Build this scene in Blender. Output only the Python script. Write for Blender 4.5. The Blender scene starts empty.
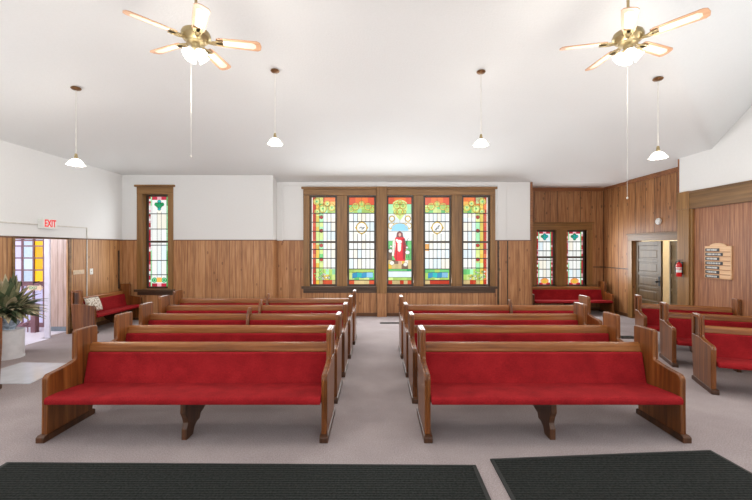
import bpy, bmesh, math, random
from mathutils import Vector, Matrix
random.seed(7)
PI = math.pi
S = bpy.context.scene
COL = S.collection
F, CX, HY, CAMZ = 380.0, 376.0, 248.0, 1.78       # focal length in px, vanishing point, eye height


def wx(px, d): return (px - CX) / F * d
def wz(py, d): return CAMZ + (HY - py) / F * d


# ------------------------------------------------------------------ materials
def lin(c):
    out = []
    for v in c[:3]:
        v = v / 255.0
        out.append(v / 12.92 if v <= 0.04045 else ((v + 0.055) / 1.055) ** 2.4)
    return (out[0], out[1], out[2], 1.0)


def new_mat(name):
    m = bpy.data.materials.new(name)
    m.use_nodes = True
    nt = m.node_tree
    b = nt.nodes['Principled BSDF']
    return m, nt, b


def nd(nt, typ, **kw):
    n = nt.nodes.new(typ)
    for k, v in kw.items():
        if k in n.inputs:
            n.inputs[k].default_value = v
        else:
            setattr(n, k, v)
    return n


def mth(nt, op, a, b=None):
    n = nt.nodes.new('ShaderNodeMath')
    n.operation = op
    for i, v in enumerate((a, b)):
        if v is None:
            continue
        if isinstance(v, (int, float)):
            n.inputs[i].default_value = v
        else:
            nt.links.new(v, n.inputs[i])
    return n.outputs[0]


def ramp(nt, fac, stops):
    r = nt.nodes.new('ShaderNodeValToRGB')
    while len(r.color_ramp.elements) < len(stops):
        r.color_ramp.elements.new(0.5)
    for e, (p, c) in zip(r.color_ramp.elements, stops):
        e.position = p
        e.color = lin(c)
    nt.links.new(fac, r.inputs[0])
    return r.outputs[0]


def mix(nt, fac, a, b, mode='MIX'):
    n = nt.nodes.new('ShaderNodeMix')
    n.data_type = 'RGBA'
    n.blend_type = mode
    for i, v in ((0, fac), (6, a), (7, b)):
        if isinstance(v, (int, float)):
            n.inputs[i].default_value = v
        elif isinstance(v, tuple):
            n.inputs[i].default_value = v
        else:
            nt.links.new(v, n.inputs[i])
    return n.outputs[2]


def coords(nt, scale=(1, 1, 1), rnd=True):
    tc = nt.nodes.new('ShaderNodeTexCoord')
    mp = nt.nodes.new('ShaderNodeMapping')
    mp.inputs['Scale'].default_value = scale
    nt.links.new(tc.outputs['Object'], mp.inputs['Vector'])
    if rnd:
        oi = nt.nodes.new('ShaderNodeObjectInfo')
        cb = nt.nodes.new('ShaderNodeCombineXYZ')
        s = mth(nt, 'MULTIPLY', oi.outputs['Random'], 37.0)
        for i in range(3):
            nt.links.new(s, cb.inputs[i])
        nt.links.new(cb.outputs[0], mp.inputs['Location'])
    return mp.outputs['Vector']


def bump(nt, b, h, strength=0.3, dist=0.01):
    n = nt.nodes.new('ShaderNodeBump')
    n.inputs['Strength'].default_value = strength
    n.inputs['Distance'].default_value = dist
    nt.links.new(h, n.inputs['Height'])
    nt.links.new(n.outputs['Normal'], b.inputs['Normal'])


def noise(nt, vec, scale, detail=3.0, rough=0.55):
    n = nt.nodes.new('ShaderNodeTexNoise')
    n.inputs['Scale'].default_value = scale
    n.inputs['Detail'].default_value = detail
    n.inputs['Roughness'].default_value = rough
    nt.links.new(vec, n.inputs['Vector'])
    return n.outputs['Fac']


def plain(name, c, rough=0.5, metal=0.0, var=0.06, nscale=12.0, spec=0.5):
    m, nt, b = new_mat(name)
    f = noise(nt, coords(nt), nscale)
    lo = tuple(max(0, v * (1 - var)) for v in c)
    hi = tuple(min(255, v * (1 + var)) for v in c)
    nt.links.new(ramp(nt, f, [(0.3, lo), (0.7, hi)]), b.inputs['Base Color'])
    b.inputs['Roughness'].default_value = rough
    b.inputs['Metallic'].default_value = metal
    b.inputs['Specular IOR Level'].default_value = spec
    return m


def wood(name, dark, mid, light, axis='x', rough=0.35, s=1.0):
    m, nt, b = new_mat(name)
    sc = {'x': (1.2, 26, 26), 'y': (26, 1.2, 26), 'z': (26, 26, 1.2)}[axis]
    v = coords(nt, tuple(q * s for q in sc))
    f = noise(nt, v, 1.0, 5.0, 0.6)
    sc2 = {'x': (0.5, 5, 5), 'y': (5, 0.5, 5), 'z': (5, 5, 0.5)}[axis]
    f2 = noise(nt, coords(nt, sc2), 1.0, 2.0)
    f3 = mth(nt, 'ADD', mth(nt, 'MULTIPLY', f, 0.65), mth(nt, 'MULTIPLY', f2, 0.35))
    nt.links.new(ramp(nt, f3, [(0.33, dark), (0.5, mid), (0.68, light)]), b.inputs['Base Color'])
    b.inputs['Roughness'].default_value = rough
    bump(nt, b, f, 0.12, 0.003)
    return m


def panelling(name, dark, mid, light, board=0.2, groove=0.012, knots=True, grain=30, rough=0.45, gcol=(70, 42, 26)):
    """vertical boards: u = x + y runs along any axis-aligned wall"""
    m, nt, b = new_mat(name)
    tc = nt.nodes.new('ShaderNodeTexCoord')
    sp = nt.nodes.new('ShaderNodeSeparateXYZ')
    nt.links.new(tc.outputs['Object'], sp.inputs[0])
    u = mth(nt, 'ADD', sp.outputs[0], sp.outputs[1])
    z = sp.outputs[2]
    q = mth(nt, 'DIVIDE', u, board)
    # irregular board widths
    wob = mth(nt, 'MULTIPLY', mth(nt, 'SINE', mth(nt, 'MULTIPLY', q, 2.1)), 0.24)
    q = mth(nt, 'ADD', q, wob)
    idx = mth(nt, 'FLOOR', q)
    fr = mth(nt, 'FRACT', q)
    wn = nt.nodes.new('ShaderNodeTexWhiteNoise')
    wn.noise_dimensions = '1D'
    nt.links.new(idx, wn.inputs['W'])
    cb = nt.nodes.new('ShaderNodeCombineXYZ')
    nt.links.new(mth(nt, 'MULTIPLY', u, grain), cb.inputs[0])
    nt.links.new(mth(nt, 'MULTIPLY', wn.outputs['Value'], 50.0), cb.inputs[1])
    nt.links.new(mth(nt, 'MULTIPLY', z, 1.6), cb.inputs[2])
    f = noise(nt, cb.outputs[0], 1.0, 4.0, 0.6)
    f = mth(nt, 'ADD', f, mth(nt, 'MULTIPLY', mth(nt, 'SUBTRACT', wn.outputs['Value'], 0.5), 0.16))
    c = ramp(nt, f, [(0.3, dark), (0.5, mid), (0.72, light)])
    if knots:
        cv = nt.nodes.new('ShaderNodeCombineXYZ')
        nt.links.new(mth(nt, 'MULTIPLY', u, 6.0), cv.inputs[0])
        nt.links.new(mth(nt, 'MULTIPLY', z, 3.0), cv.inputs[2])
        vo = nt.nodes.new('ShaderNodeTexVoronoi')
        vo.inputs['Scale'].default_value = 1.0
        nt.links.new(cv.outputs[0], vo.inputs['Vector'])
        k = mth(nt, 'LESS_THAN', vo.outputs['Distance'], 0.13)
        c = mix(nt, mth(nt, 'MULTIPLY', k, 0.55), c, lin(gcol))
    g = mth(nt, 'LESS_THAN', fr, groove / board)
    c = mix(nt, mth(nt, 'MULTIPLY', g, 0.8), c, lin(gcol))
    nt.links.new(c, b.inputs['Base Color'])
    b.inputs['Roughness'].default_value = rough
    bump(nt, b, mth(nt, 'SUBTRACT', 1.0, g), 0.4, 0.004)
    return m


def emit(name, c, strength=1.0, var=0.0):
    m, nt, b = new_mat(name)
    col = lin(c)
    b.inputs['Base Color'].default_value = tuple(v * 0.15 for v in col[:3]) + (1,)
    b.inputs['Roughness'].default_value = 0.25
    b.inputs['Emission Color'].default_value = col
    b.inputs['Emission Strength'].default_value = strength
    if var:
        ge = nt.nodes.new('ShaderNodeNewGeometry')
        n2 = noise(nt, coords(nt, rnd=False), 30.0, 2.0)
        s = mth(nt, 'ADD', mth(nt, 'MULTIPLY', ge.outputs['Random Per Island'], var * 1.2),
                mth(nt, 'MULTIPLY', n2, var))
        s = mth(nt, 'MULTIPLY', mth(nt, 'ADD', s, 1.0 - var * 1.1), strength)
        nt.links.new(s, b.inputs['Emission Strength'])
    return m


M = {}
# carpet
m, nt, b = new_mat('carpet')
v = coords(nt, rnd=False)
f1 = noise(nt, v, 90.0, 4.0, 0.7)
f2 = noise(nt, v, 1.3, 3.0)
f = mth(nt, 'ADD', mth(nt, 'MULTIPLY', f1, 0.7), mth(nt, 'MULTIPLY', f2, 0.3))
nt.links.new(ramp(nt, f, [(0.3, (130, 119, 120)), (0.52, (163, 152, 152)), (0.72, (194, 183, 182))]), b.inputs['Base Color'])
b.inputs['Roughness'].default_value = 0.95
b.inputs['Specular IOR Level'].default_value = 0.15
bump(nt, b, f1, 0.5, 0.006)
M['carpet'] = m
# plaster
for nm, c, st, sc in (('wall_white', (234, 234, 233), 0.08, 25), ('ceiling_white', (230, 231, 230), 0.3, 38)):
    m, nt, b = new_mat(nm)
    v = coords(nt, rnd=False)
    f1 = noise(nt, v, sc, 5.0, 0.65)
    f2 = noise(nt, v, 0.6, 2.0)
    f = mth(nt, 'ADD', mth(nt, 'MULTIPLY', f1, 0.5), mth(nt, 'MULTIPLY', f2, 0.5))
    nt.links.new(ramp(nt, f, [(0.3, tuple(q - 5 for q in c)), (0.65, c)]), b.inputs['Base Color'])
    b.inputs['Roughness'].default_value = 0.8
    bump(nt, b, f1, st, 0.012)
    M[nm] = m
OAK = ((64, 33, 13), (116, 66, 28), (150, 94, 47))
M['oak_x'] = wood('oak_grain_along', (104, 59, 27), (140, 86, 45), (168, 113, 66), 'x', 0.25)
M['oak_z'] = wood('oak_grain_upright', *OAK, 'z', 0.3)
M['oak_dark'] = wood('oak_dark', (48, 27, 14), (74, 44, 24), (98, 60, 34), 'z', 0.4)
M['oak_shelf'] = wood('oak_underside', (70, 42, 24), (98, 62, 38), (120, 80, 50), 'x', 0.5)
M['casing'] = wood('window_casing_wood', (102, 70, 36), (138, 99, 54), (160, 119, 70), 'z', 0.4, 0.8)
M['casing_x'] = wood('window_header_wood', (102, 70, 36), (138, 99, 54), (160, 119, 70), 'x', 0.4, 0.8)
M['casing_y'] = wood('door_header_wood', (84, 58, 30), (120, 86, 46), (142, 106, 62), 'y', 0.4, 0.8)
M['dark_trim'] = wood('dark_trim_wood', (48, 34, 24), (74, 54, 38), (96, 72, 52), 'x', 0.4)
M['sash'] = plain('sash_paint', (72, 58, 46), 0.4)
M['door_wood'] = wood('door_wood', (78, 58, 30), (92, 70, 38), (108, 84, 50), 'z', 0.42, 0.5)
M['panel'] = panelling('pine_panelling', (150, 100, 62), (180, 128, 84), (202, 153, 108), 0.2, gcol=(96, 60, 40))
M['panel_left'] = panelling('golden_panelling', (144, 97, 56), (176, 126, 78), (200, 152, 102), 0.24, gcol=(96, 60, 36))
M['panel_knotty'] = panelling('knotty_panelling', (118, 75, 43), (152, 103, 63), (178, 130, 86), 0.22, gcol=(58, 34, 20), groove=0.016)
M['panel_red'] = panelling('red_grain_panelling', (108, 62, 38), (150, 96, 62), (184, 130, 90), 0.42, 0.006, False, 42)
M['panel_grey'] = panelling('vestibule_panelling', (164, 138, 126), (186, 162, 150), (204, 182, 172), 0.16, 0.008, False)
# red fabric
m, nt, b = new_mat('red_fabric')
v = coords(nt)
f1 = noise(nt, v, 160.0, 3.0, 0.7)
f2 = noise(nt, v, 5.0, 2.0)
f = mth(nt, 'ADD', mth(nt, 'MULTIPLY', f1, 0.7), mth(nt, 'MULTIPLY', f2, 0.3))
nt.links.new(ramp(nt, f, [(0.3, (100, 11, 15)), (0.5, (143, 22, 28)), (0.72, (178, 40, 44))]), b.inputs['Base Color'])
b.inputs['Roughness'].default_value = 0.9
b.inputs['Specular IOR Level'].default_value = 0.2
bump(nt, b, f1, 0.4, 0.003)
M['red'] = m
# ribbed rubber-backed mat
m, nt, b = new_mat('black_green_mat')
tc = nt.nodes.new('ShaderNodeTexCoord')
sp = nt.nodes.new('ShaderNodeSeparateXYZ')
nt.links.new(tc.outputs['Object'], sp.inputs[0])
w = mth(nt, 'SINE', mth(nt, 'MULTIPLY', sp.outputs[1], 2 * PI / 0.028))
f1 = noise(nt, coords(nt), 60.0, 3.0)
f = mth(nt, 'ADD', mth(nt, 'MULTIPLY', w, 0.12), f1)
nt.links.new(ramp(nt, f, [(0.3, (27, 29, 28)), (0.75, (54, 57, 55))]), b.inputs['Base Color'])
b.inputs['Roughness'].default_value = 0.95
b.inputs['Specular IOR Level'].default_value = 0.1
bump(nt, b, w, 0.5, 0.003)
M['mat'] = m
M['mat_edge'] = plain('mat_edging', (36, 38, 37), 0.7)
M['brass'] = plain('antique_brass', (176, 158, 118), 0.35, 0.8)
M['bronze'] = plain('bronze', (120, 86, 54), 0.35, 0.7)
M['blade'] = wood('fan_blade_wood', (168, 126, 96), (190, 150, 120), (206, 170, 142), 'x', 0.4)
M['cane'] = plain('cane_weave', (222, 206, 186), 0.6, 0.0, 0.08, 90)
M['white_plastic'] = plain('white_plastic', (232, 232, 228), 0.4, 0, 0.02)
M['cord'] = plain('pale_cord', (206, 202, 194), 0.5)
M['black'] = plain('black_plastic', (22, 22, 24), 0.4)
M['ext_red'] = plain('extinguisher_red', (205, 24, 30), 0.25, 0, 0.03)
M['label_white'] = plain('label_white', (226, 226, 224), 0.5, 0, 0.02)
M['board_oak'] = wood('light_oak', (206, 160, 116), (224, 182, 138), (234, 198, 158), 'y', 0.4)
M['board_rail'] = wood('board_rail', (160, 108, 68), (178, 126, 84), (192, 142, 98), 'y', 0.4)
M['card'] = plain('register_card', (38, 38, 40), 0.5)
M['cream'] = plain('cream_wall', (238, 224, 190), 0.7, 0, 0.02)
M['lavender_white'] = plain('white_jamb_paint', (222, 218, 232), 0.5, 0, 0.02)
M['plum_wood'] = plain('plum_brown_wood', (124, 88, 96), 0.5)
M['pedestal'] = plain('pedestal_white', (222, 220, 222), 0.5, 0, 0.03)
M['mat_clear'] = plain('pale_floor_sheet', (212, 216, 224), 0.18, 0, 0.03, 4)
M['vent'] = plain('vent_metal', (30, 32, 32), 0.5, 0.3)
M['pot'] = plain('glazed_bowl', (150, 164, 178), 0.12, 0.3, 0.35, 16)
M['soil'] = plain('soil', (60, 46, 36), 0.9)
M['red_letters'] = emit('red_letters', (214, 40, 44), 0.9)
M['green_letters'] = plain('green_letters', (60, 150, 110), 0.5)
M['arrow'] = plain('arrow_board', (214, 190, 160), 0.5)
M['bulb'] = emit('lamp_glow', (255, 246, 228), 9.0)
M['shade'] = emit('lit_glass_shade', (255, 250, 240), 2.6)
M['baseboard'] = wood('baseboard_wood', (84, 54, 32), (108, 72, 46), (128, 90, 60), 'x', 0.4)
M['base_blue'] = plain('vinyl_cove_base', (120, 130, 140), 0.5)
# leaves
m, nt, b = new_mat('variegated_leaf')
ge = nt.nodes.new('ShaderNodeNewGeometry')
f1 = noise(nt, coords(nt), 16.0, 2.0)
f = mth(nt, 'ADD', mth(nt, 'MULTIPLY', ge.outputs['Random Per Island'], 0.75), mth(nt, 'MULTIPLY', f1, 0.3))
nt.links.new(ramp(nt, f, [(0.15, (48, 64, 40)), (0.45, (92, 106, 76)), (0.65, (156, 150, 116)), (0.9, (206, 188, 160))]), b.inputs['Base Color'])
b.inputs['Roughness'].default_value = 0.5
M['leaf'] = m
m, nt, b = new_mat('newsprint_fabric')
f1 = noise(nt, coords(nt), 34.0, 3.0)
nt.links.new(ramp(nt, f1, [(0.4, (150, 130, 110)), (0.5, (222, 214, 200)), (0.62, (236, 230, 220))]), b.inputs['Base Color'])
b.inputs['Roughness'].default_value = 0.8
M['pillow'] = m
# stained glass colours (daylight behind them)
GL = {'white': (236, 239, 236), 'cream': (240, 236, 222), 'red': (186, 56, 32), 'orange': (230, 116, 54), 'yellow': (218, 194, 84),
      'lime': (172, 206, 104), 'green': (104, 192, 112), 'mint': (160, 226, 172), 'jewel': (168, 46, 36), 'blue': (54, 140, 184),
      'sky': (140, 200, 236), 'ice': (220, 234, 240), 'robe': (212, 22, 40), 'robe_dark': (150, 12, 34), 'skin': (222, 168, 150),
      'hair': (134, 78, 84), 'brick': (206, 82, 48), 'tan': (206, 184, 130), 'brown': (120, 92, 70), 'gold': (214, 178, 64),
      'crimson': (176, 40, 62), 'pink': (226, 168, 176), 'teal': (44, 178, 176), 'deepgreen': (30, 150, 92), 'amber': (240, 172, 84),
      'ygreen': (206, 226, 140), 'lavender': (206, 200, 240), 'paleblue': (202, 220, 246), 'sunyellow': (250, 186, 14)}
GM = {k: emit('glass_' + k, c, 0.70, 0.12 if k in ('white', 'cream', 'ice') else 0.34) for k, c in GL.items()}
M['lead'] = plain('lead_came', (44, 46, 46), 0.5, 0.3)


# ------------------------------------------------------------------ mesh builder
class MB:
    def __init__(self):
        self.v, self.f, self.mi = [], [], []

    def poly(self, pts, mi=0):
        n = len(self.v)
        self.v += [tuple(p) for p in pts]
        self.f.append(list(range(n, n + len(pts))))
        self.mi.append(mi)

    def box(self, x0, x1, y0, y1, z0, z1, mi=0):
        n = len(self.v)
        self.v += [(x0, y0, z0), (x1, y0, z0), (x1, y1, z0), (x0, y1, z0), (x0, y0, z1), (x1, y0, z1), (x1, y1, z1), (x0, y1, z1)]
        for q in ((3, 2, 1, 0), (4, 5, 6, 7), (0, 1, 5, 4), (1, 2, 6, 5), (2, 3, 7, 6), (3, 0, 4, 7)):
            self.f.append([n + i for i in q])
            self.mi.append(mi)

    def prism(self, poly, a0, a1, axis='x', mi=0):
        """poly in the other two axes (x: (y,z); y: (x,z); z: (x,y))"""
        n, k = len(self.v), len(poly)
        for a in (a0, a1):
            for p, q in poly:
                self.v.append({'x': (a, p, q), 'y': (p, a, q), 'z': (p, q, a)}[axis])
        self.f.append([n + i for i in range(k)][::-1]); self.mi.append(mi)
        self.f.append([n + k + i for i in range(k)]); self.mi.append(mi)
        for i in range(k):
            j = (i + 1) % k
            self.f.append([n + i, n + j, n + k + j, n + k + i]); self.mi.append(mi)

    def tube(self, pts, r, seg=8, mi=0):
        pts = [Vector(p) for p in pts]
        rs = r if isinstance(r, (list, tuple)) else [r] * len(pts)
        rings = []
        for i, p in enumerate(pts):
            t = (pts[min(i + 1, len(pts) - 1)] - pts[max(i - 1, 0)]).normalized()
            up = Vector((0, 0, 1)) if abs(t.z) < 0.9 else Vector((1, 0, 0))
            a = t.cross(up).normalized(); c = t.cross(a)
            n = len(self.v)
            for s in range(seg):
                an = 2 * PI * s / seg
                self.v.append(tuple(p + (a * math.cos(an) + c * math.sin(an)) * rs[i]))
            rings.append(n)
        for i in range(len(rings) - 1):
            for s in range(seg):
                q = (s + 1) % seg
                self.f.append([rings[i] + s, rings[i] + q, rings[i + 1] + q, rings[i + 1] + s]); self.mi.append(mi)
        self.f.append([rings[0] + s for s in range(seg)][::-1]); self.mi.append(mi)
        self.f.append([rings[-1] + s for s in range(seg)]); self.mi.append(mi)

    def lathe(self, prof, cx=0, cy=0, cz=0, seg=24, mi=0, rot=None, scallop=None):
        """prof list of (r, z); open ends are capped when r > 0"""
        rings = []
        for k, (r, z) in enumerate(prof):
            n = len(self.v)
            for s in range(seg):
                an = 2 * PI * s / seg
                rr = r
                if scallop and k in scallop:
                    rr = r * (1 + 0.07 * math.cos(an * 8))
                p = Vector((rr * math.cos(an), rr * math.sin(an), z))
                if rot:
                    p = rot @ p
                self.v.append((p.x + cx, p.y + cy, p.z + cz))
            rings.append(n)
        for i in range(len(rings) - 1):
            for s in range(seg):
                q = (s + 1) % seg
                self.f.append([rings[i] + s, rings[i] + q, rings[i + 1] + q, rings[i + 1] + s]); self.mi.append(mi)
        if prof[0][0] > 1e-4:
            self.f.append([rings[0] + s for s in range(seg)][::-1]); self.mi.append(mi)
        if prof[-1][0] > 1e-4:
            self.f.append([rings[-1] + s for s in range(seg)]); self.mi.append(mi)

    def build(self, name, mats, parent=None, bevel=0.0, smooth=False, normals=True, segs=2):
        me = bpy.data.meshes.new(name)
        me.from_pydata(self.v, [], self.f)
        mats = mats if isinstance(mats, (list, tuple)) else [mats]
        for q in mats:
            me.materials.append(q)
        me.polygons.foreach_set('material_index', self.mi)
        if normals:
            bm = bmesh.new(); bm.from_mesh(me)
            bmesh.ops.recalc_face_normals(bm, faces=bm.faces)
            bm.to_mesh(me); bm.free()
        if smooth:
            me.polygons.foreach_set('use_smooth', [True] * len(me.polygons))
            try:
                me.set_sharp_from_angle(angle=math.radians(40))
            except Exception:
                pass
        o = bpy.data.objects.new(name, me)
        COL.objects.link(o)
        if parent:
            o.parent = parent
        if bevel:
            md = o.modifiers.new('Bevel', 'BEVEL')
            md.width = bevel; md.segments = segs; md.limit_method = 'ANGLE'; md.angle_limit = math.radians(35)
        return o


def tag(o, label, cat, group=None):
    o['label'] = label; o['category'] = cat
    if group:
        o['group'] = group
    return o


def struct(o):
    o['kind'] = 'structure'
    return o


def empty(name, loc=(0, 0, 0), rz=0.0, parent=None):
    o = bpy.data.objects.new(name, None)
    o.location = loc; o.rotation_euler = (0, 0, rz); o.empty_display_size = 0.2
    COL.objects.link(o)
    if parent:
        o.parent = parent
    return o


def dup(root, loc, rz=0.0, label=None, group=None):
    def cp(o, parent):
        c = o.copy(); COL.objects.link(c); c.parent = parent
        for ch in list(o.children):
            cp(ch, c)
        return c
    r = cp(root, None)
    r.location = loc; r.rotation_euler = (0, 0, rz)
    if label: r['label'] = label
    if group: r['group'] = group
    return r


def lettering(text, size, mat, parent, matrix, name='lettering', depth=0.002, sx=1.0):
    cu = bpy.data.curves.new(name, 'FONT')
    cu.body = text; cu.size = size; cu.align_x = 'CENTER'; cu.align_y = 'CENTER'; cu.extrude = depth
    cu.offset = size * 0.022
    tmp = bpy.data.objects.new('tmp', cu); COL.objects.link(tmp)
    dg = bpy.context.evaluated_depsgraph_get()
    me = bpy.data.meshes.new_from_object(tmp.evaluated_get(dg))
    bpy.data.objects.remove(tmp)
    me.transform(matrix @ Matrix.Diagonal((sx, 1, 1, 1)))
    me.materials.clear(); me.materials.append(mat)
    o = bpy.data.objects.new(name, me); COL.objects.link(o); o.parent = parent
    return o


# ------------------------------------------------------------------ room dimensions
XL, XR, XA = -6.36, 6.20, 6.50            # left wall, right wall, side wall of the rear alcove
DB, DC, DA = 9.52, 9.92, 10.85            # rear wall left part, centre part, alcove
XS, XC = -2.585, 4.05                     # step in the rear wall, corner of the alcove
DR = 7.78                                 # where the white right wall ends
DF = -4.0                                 # front wall behind the camera
ZW = 1.975                                # wainscot height
TOP = 5.0
SL = 0.275
def zb(d): return 3.498 + SL * (9.92 - d)
def zl(x): return 3.61 + SL * (x - XL)
def zr(x): return 3.61 + SL * (XR - x)

# floor
q = MB(); q.box(-9.6, 9.0, DF - 0.3, 11.2, -0.12, 0.0)
struct(q.build('floor', M['carpet']))

# ceiling
XT1 = XR - (TOP - 3.61) / SL
DV = 2.65; P1d = 7.02; P2d = 2 * DV - P1d; ZP = 3.61 + 0.70 * (P1d - DV)


def smin(a, b_):
    k = max(0.02, min(0.75, 0.9 * (min(a, b_) - 3.62)))
    h = max(k - abs(a - b_), 0.0) / k
    return min(a, b_) - h * h * k * 0.25


def ceil_z(x, d):
    z = smin(smin(smin(smin(zl(x), zb(d)), zr(x)), 3.61 + SL * (d - DF)), TOP)
    if x > XT1:                         # the cross vault on the right
        dd = abs(d - DV)
        if dd < P1d - DV:
            t = (P1d - DV) - dd
            zf = 3.61 + 0.70 * t + 0.33 * (x - XR) + 0.0
            z = max(z, zf)
    return z


q = MB()
NX, ND = 150, 150
for i in range(NX + 1):
    for j in range(ND + 1):
        x = XL + (XA - XL) * i / NX; d = DF + (DC - DF) * j / ND
        q.v.append((x, d, ceil_z(x, d)))
for i in range(NX):
    for j in range(ND):
        a_ = i * (ND + 1) + j
        q.f.append([a_, a_ + 1, a_ + ND + 2, a_ + ND + 1]); q.mi.append(0)
q.poly([(XC, DC, 3.498), (XC, DA, 3.498), (XA, DA, 3.498), (XA, DC, 3.498)])
struct(q.build('ceiling', M['ceiling_white'], smooth=True, normals=False))

T = 0.22
# --- left wall with the doorway
LD0, LD1, LZ = wx(14.4, 1) and XL / wx(14.4, 1), XL / wx(68.7, 1), 1.955
TL = 0.05
q = MB()
q.box(XL - TL, XL, DF, DB, ZW, 3.66, 0)
q.box(XL - TL, XL, DF, LD0, 0, ZW, 1)
q.box(XL - TL, XL, LD1, DB + T, 0, ZW, 1)
q.box(XL - TL, XL, LD0, LD1, LZ, ZW, 1)
struct(q.build('wall_left', [M['wall_white'], M['panel_left']]))
# --- rear wall, left part with window 1 hole, step, centre with the window hole
W1 = dict(x0=wx(143.4, DB), x1=wx(168.4, DB), z0=wz(289, DB), z1=wz(194, DB))
def holed(q, x0, x1, d0, d1, z0, z1, zw, hole, mw=0, mp=1):
    """wall slab in the xz plane, white above zw and panelled below, with one rectangular hole"""
    def slab(a, b, c, e):
        if b - a < 1e-4 or e - c < 1e-4: return
        if c < zw: q.box(a, b, d0, d1, c, min(e, zw), mp)
        if e > zw: q.box(a, b, d0, d1, max(c, zw), e, mw)
    slab(x0, hole['x0'], z0, z1); slab(hole['x1'], x1, z0, z1)
    slab(hole['x0'], hole['x1'], z0, hole['z0']); slab(hole['x0'], hole['x1'], hole['z1'], z1)
q = MB()
holed(q, XL - T, XS, DB, DC + T, 0, 3.62, ZW, W1)
WC = dict(x0=wx(309, DC), x1=wx(490, DC), z0=wz(287, DC), z1=wz(195, DC))
holed(q, XS, XC, DC, DC + T, 0, 3.50, ZW, WC)
struct(q.build('wall_back', [M['wall_white'], M['panel']]))
# pilaster beside the window on the right and its faint twin on the left
q = MB()
q.box(wx(497, DC), wx(506, DC), DC - 0.03, DC, ZW, 3.50)
q.box(wx(277, DC), wx(283, DC), DC - 0.02, DC, ZW, 3.50)
q.box(wx(283, DC), wx(497, DC), DC - 0.03, DC, 3.40, 3.50)
struct(q.build('trim_1', M['wall_white'], bevel=0.004))
# --- alcove walls
WA = dict(x0=wx(536.5, DA), x1=wx(586.5, DA), z0=wz(286.5, DA), z1=wz(230, DA))
q = MB()
holed(q, XC, XA + T, DA, DA + T, 0, 3.56, 9.0, WA, 0, 0)
q.box(XC - 0.02, XC + 0.03, DC + 0.001, DA + T, 0, 3.50, 0)
struct(q.build('wall_alcove', M['panel_knotty']))
DD0, DD1, DZ = 8.12, 9.62, 1.96
q = MB()
q.box(XA, XA + T, DR, DD0, 0, 3.56, 0)
q.box(XA, XA + T, DD1, DA, 0, 3.56, 0)
q.box(XA, XA + T, DD0, DD1, DZ, 3.56, 0)
struct(q.build('wall_alcove_side', M['panel_knotty']))
q = MB()     # crown strips of the alcove, little wood returns at its corners
q.box(XC, XA, DA - 0.025, DA, 3.40, 3.498)
q.box(XA - 0.025, XA, DR, DA, 3.42, 3.50)
q.box(XC - 0.03, XC + 0.035, DC - 0.012, DC, ZW, 3.498)
q.box(XR, XA, DR, DR + 0.02, 0, 3.60)
q.box(XR - 0.008, XR + 0.01, DR - 0.012, DR + 0.02, 2.9, 3.60)
struct(q.build('trim_2', wood('crown_wood', (104, 62, 34), (140, 88, 52), (160, 108, 66), 'x', 0.35), bevel=0.003))
q = MB()
q.box(wx(593, DA), XA, DA - 0.012, DA, 1.225, 1.25); q.box(XA - 0.012, XA, DD1 + .15, DA - .012, 1.225, 1.25)
struct(q.build('trim_12', M['dark_trim']))
# --- right wall: white above the header, red grained panelling in the cased bay
HZ0, HZ1 = 2.55, 2.895
q = MB()
prof = [(DR, 2.7), (DR, 3.61), (P1d, 3.61), (DV, ZP), (P2d, 3.61), (DF, 3.61), (DF, 2.7)]
q.prism(prof, XR, XA + T, 'x', 0)
q.box(XR + 0.03, XA + T, DF, DR, 0, 2.7, 1)
struct(q.build('wall_right', [M['wall_white'], M['panel_red']]))
q = MB()
q.box(XR - 0.035, XR + 0.03, DF, 7.49, HZ0, HZ1)
q.box(XR - 0.05, XR + 0.03, DF, 7.49, HZ1 - 0.03, HZ1)
struct(q.build('trim_3', M['casing_y'], bevel=0.006))
q = MB()
q.box(XR - 0.035, XR + 0.03, 7.49, DR, 0, HZ0)
q.box(XR - 0.045, XR + 0.03, 7.48, DR + 0.01, HZ0, HZ1 + 0.01)
q.box(XR - 0.01, XR + 0.03, 7.44, 7.49, 0, HZ0)
struct(q.build('trim_4', M['casing'], bevel=0.006))
# front wall behind the camera
q = MB(); q.box(XL - T, XA + T, DF - T, DF, 0, 3.7)
struct(q.build('wall_front', M['wall_white']))
# baseboards
q = MB(); q.box(XL, XS, DB - 0.018, DB, 0, 0.09); q.box(XS, XC, DC - 0.018, DC, 0, 0.09)
struct(q.build('baseboard_back', M['baseboard'], bevel=0.004))
q = MB(); q.box(XL, XL + 0.018, LD1, DB, 0, 0.09); q.box(XL, XL + 0.018, DF, LD0, 0, 0.09)
struct(q.build('baseboard_left', M['baseboard'], bevel=0.004))
q = MB(); q.box(XR + 0.012, XR + 0.03, DF, 7.44, 0, 0.09)
struct(q.build('baseboard_right', M['baseboard'], bevel=0.004))
q = MB(); q.box(XC + 0.03, XA, DA - 0.018, DA, 0, 0.09); q.box(XA - 0.018, XA, DD1 + 0.15, DA, 0, 0.09)
struct(q.build('baseboard_alcove', M['baseboard'], bevel=0.004))
# wainscot caps
q = MB()
q.box(XL, XL + 0.02, DF, DB, ZW - 0.012, ZW + 0.015)
q.box(XL, W1['x0'] - 0.16, DB - 0.015, DB, ZW - 0.008, ZW + 0.012)
q.box(W1['x1'] + 0.14, XS + 0.012, DB - 0.015, DB, ZW - 0.008, ZW + 0.012)
q.box(XS, XS + 0.012, DB, DC, ZW - 0.008, ZW + 0.012)
q.box(XS, wx(303.5, DC), DC - 0.012, DC, ZW - 0.008, ZW + 0.012)
q.box(wx(495, DC), XC, DC - 0.034, DC, ZW - 0.008, ZW + 0.012)
struct(q.build('trim_5', M['baseboard'], bevel=0.003))
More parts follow.
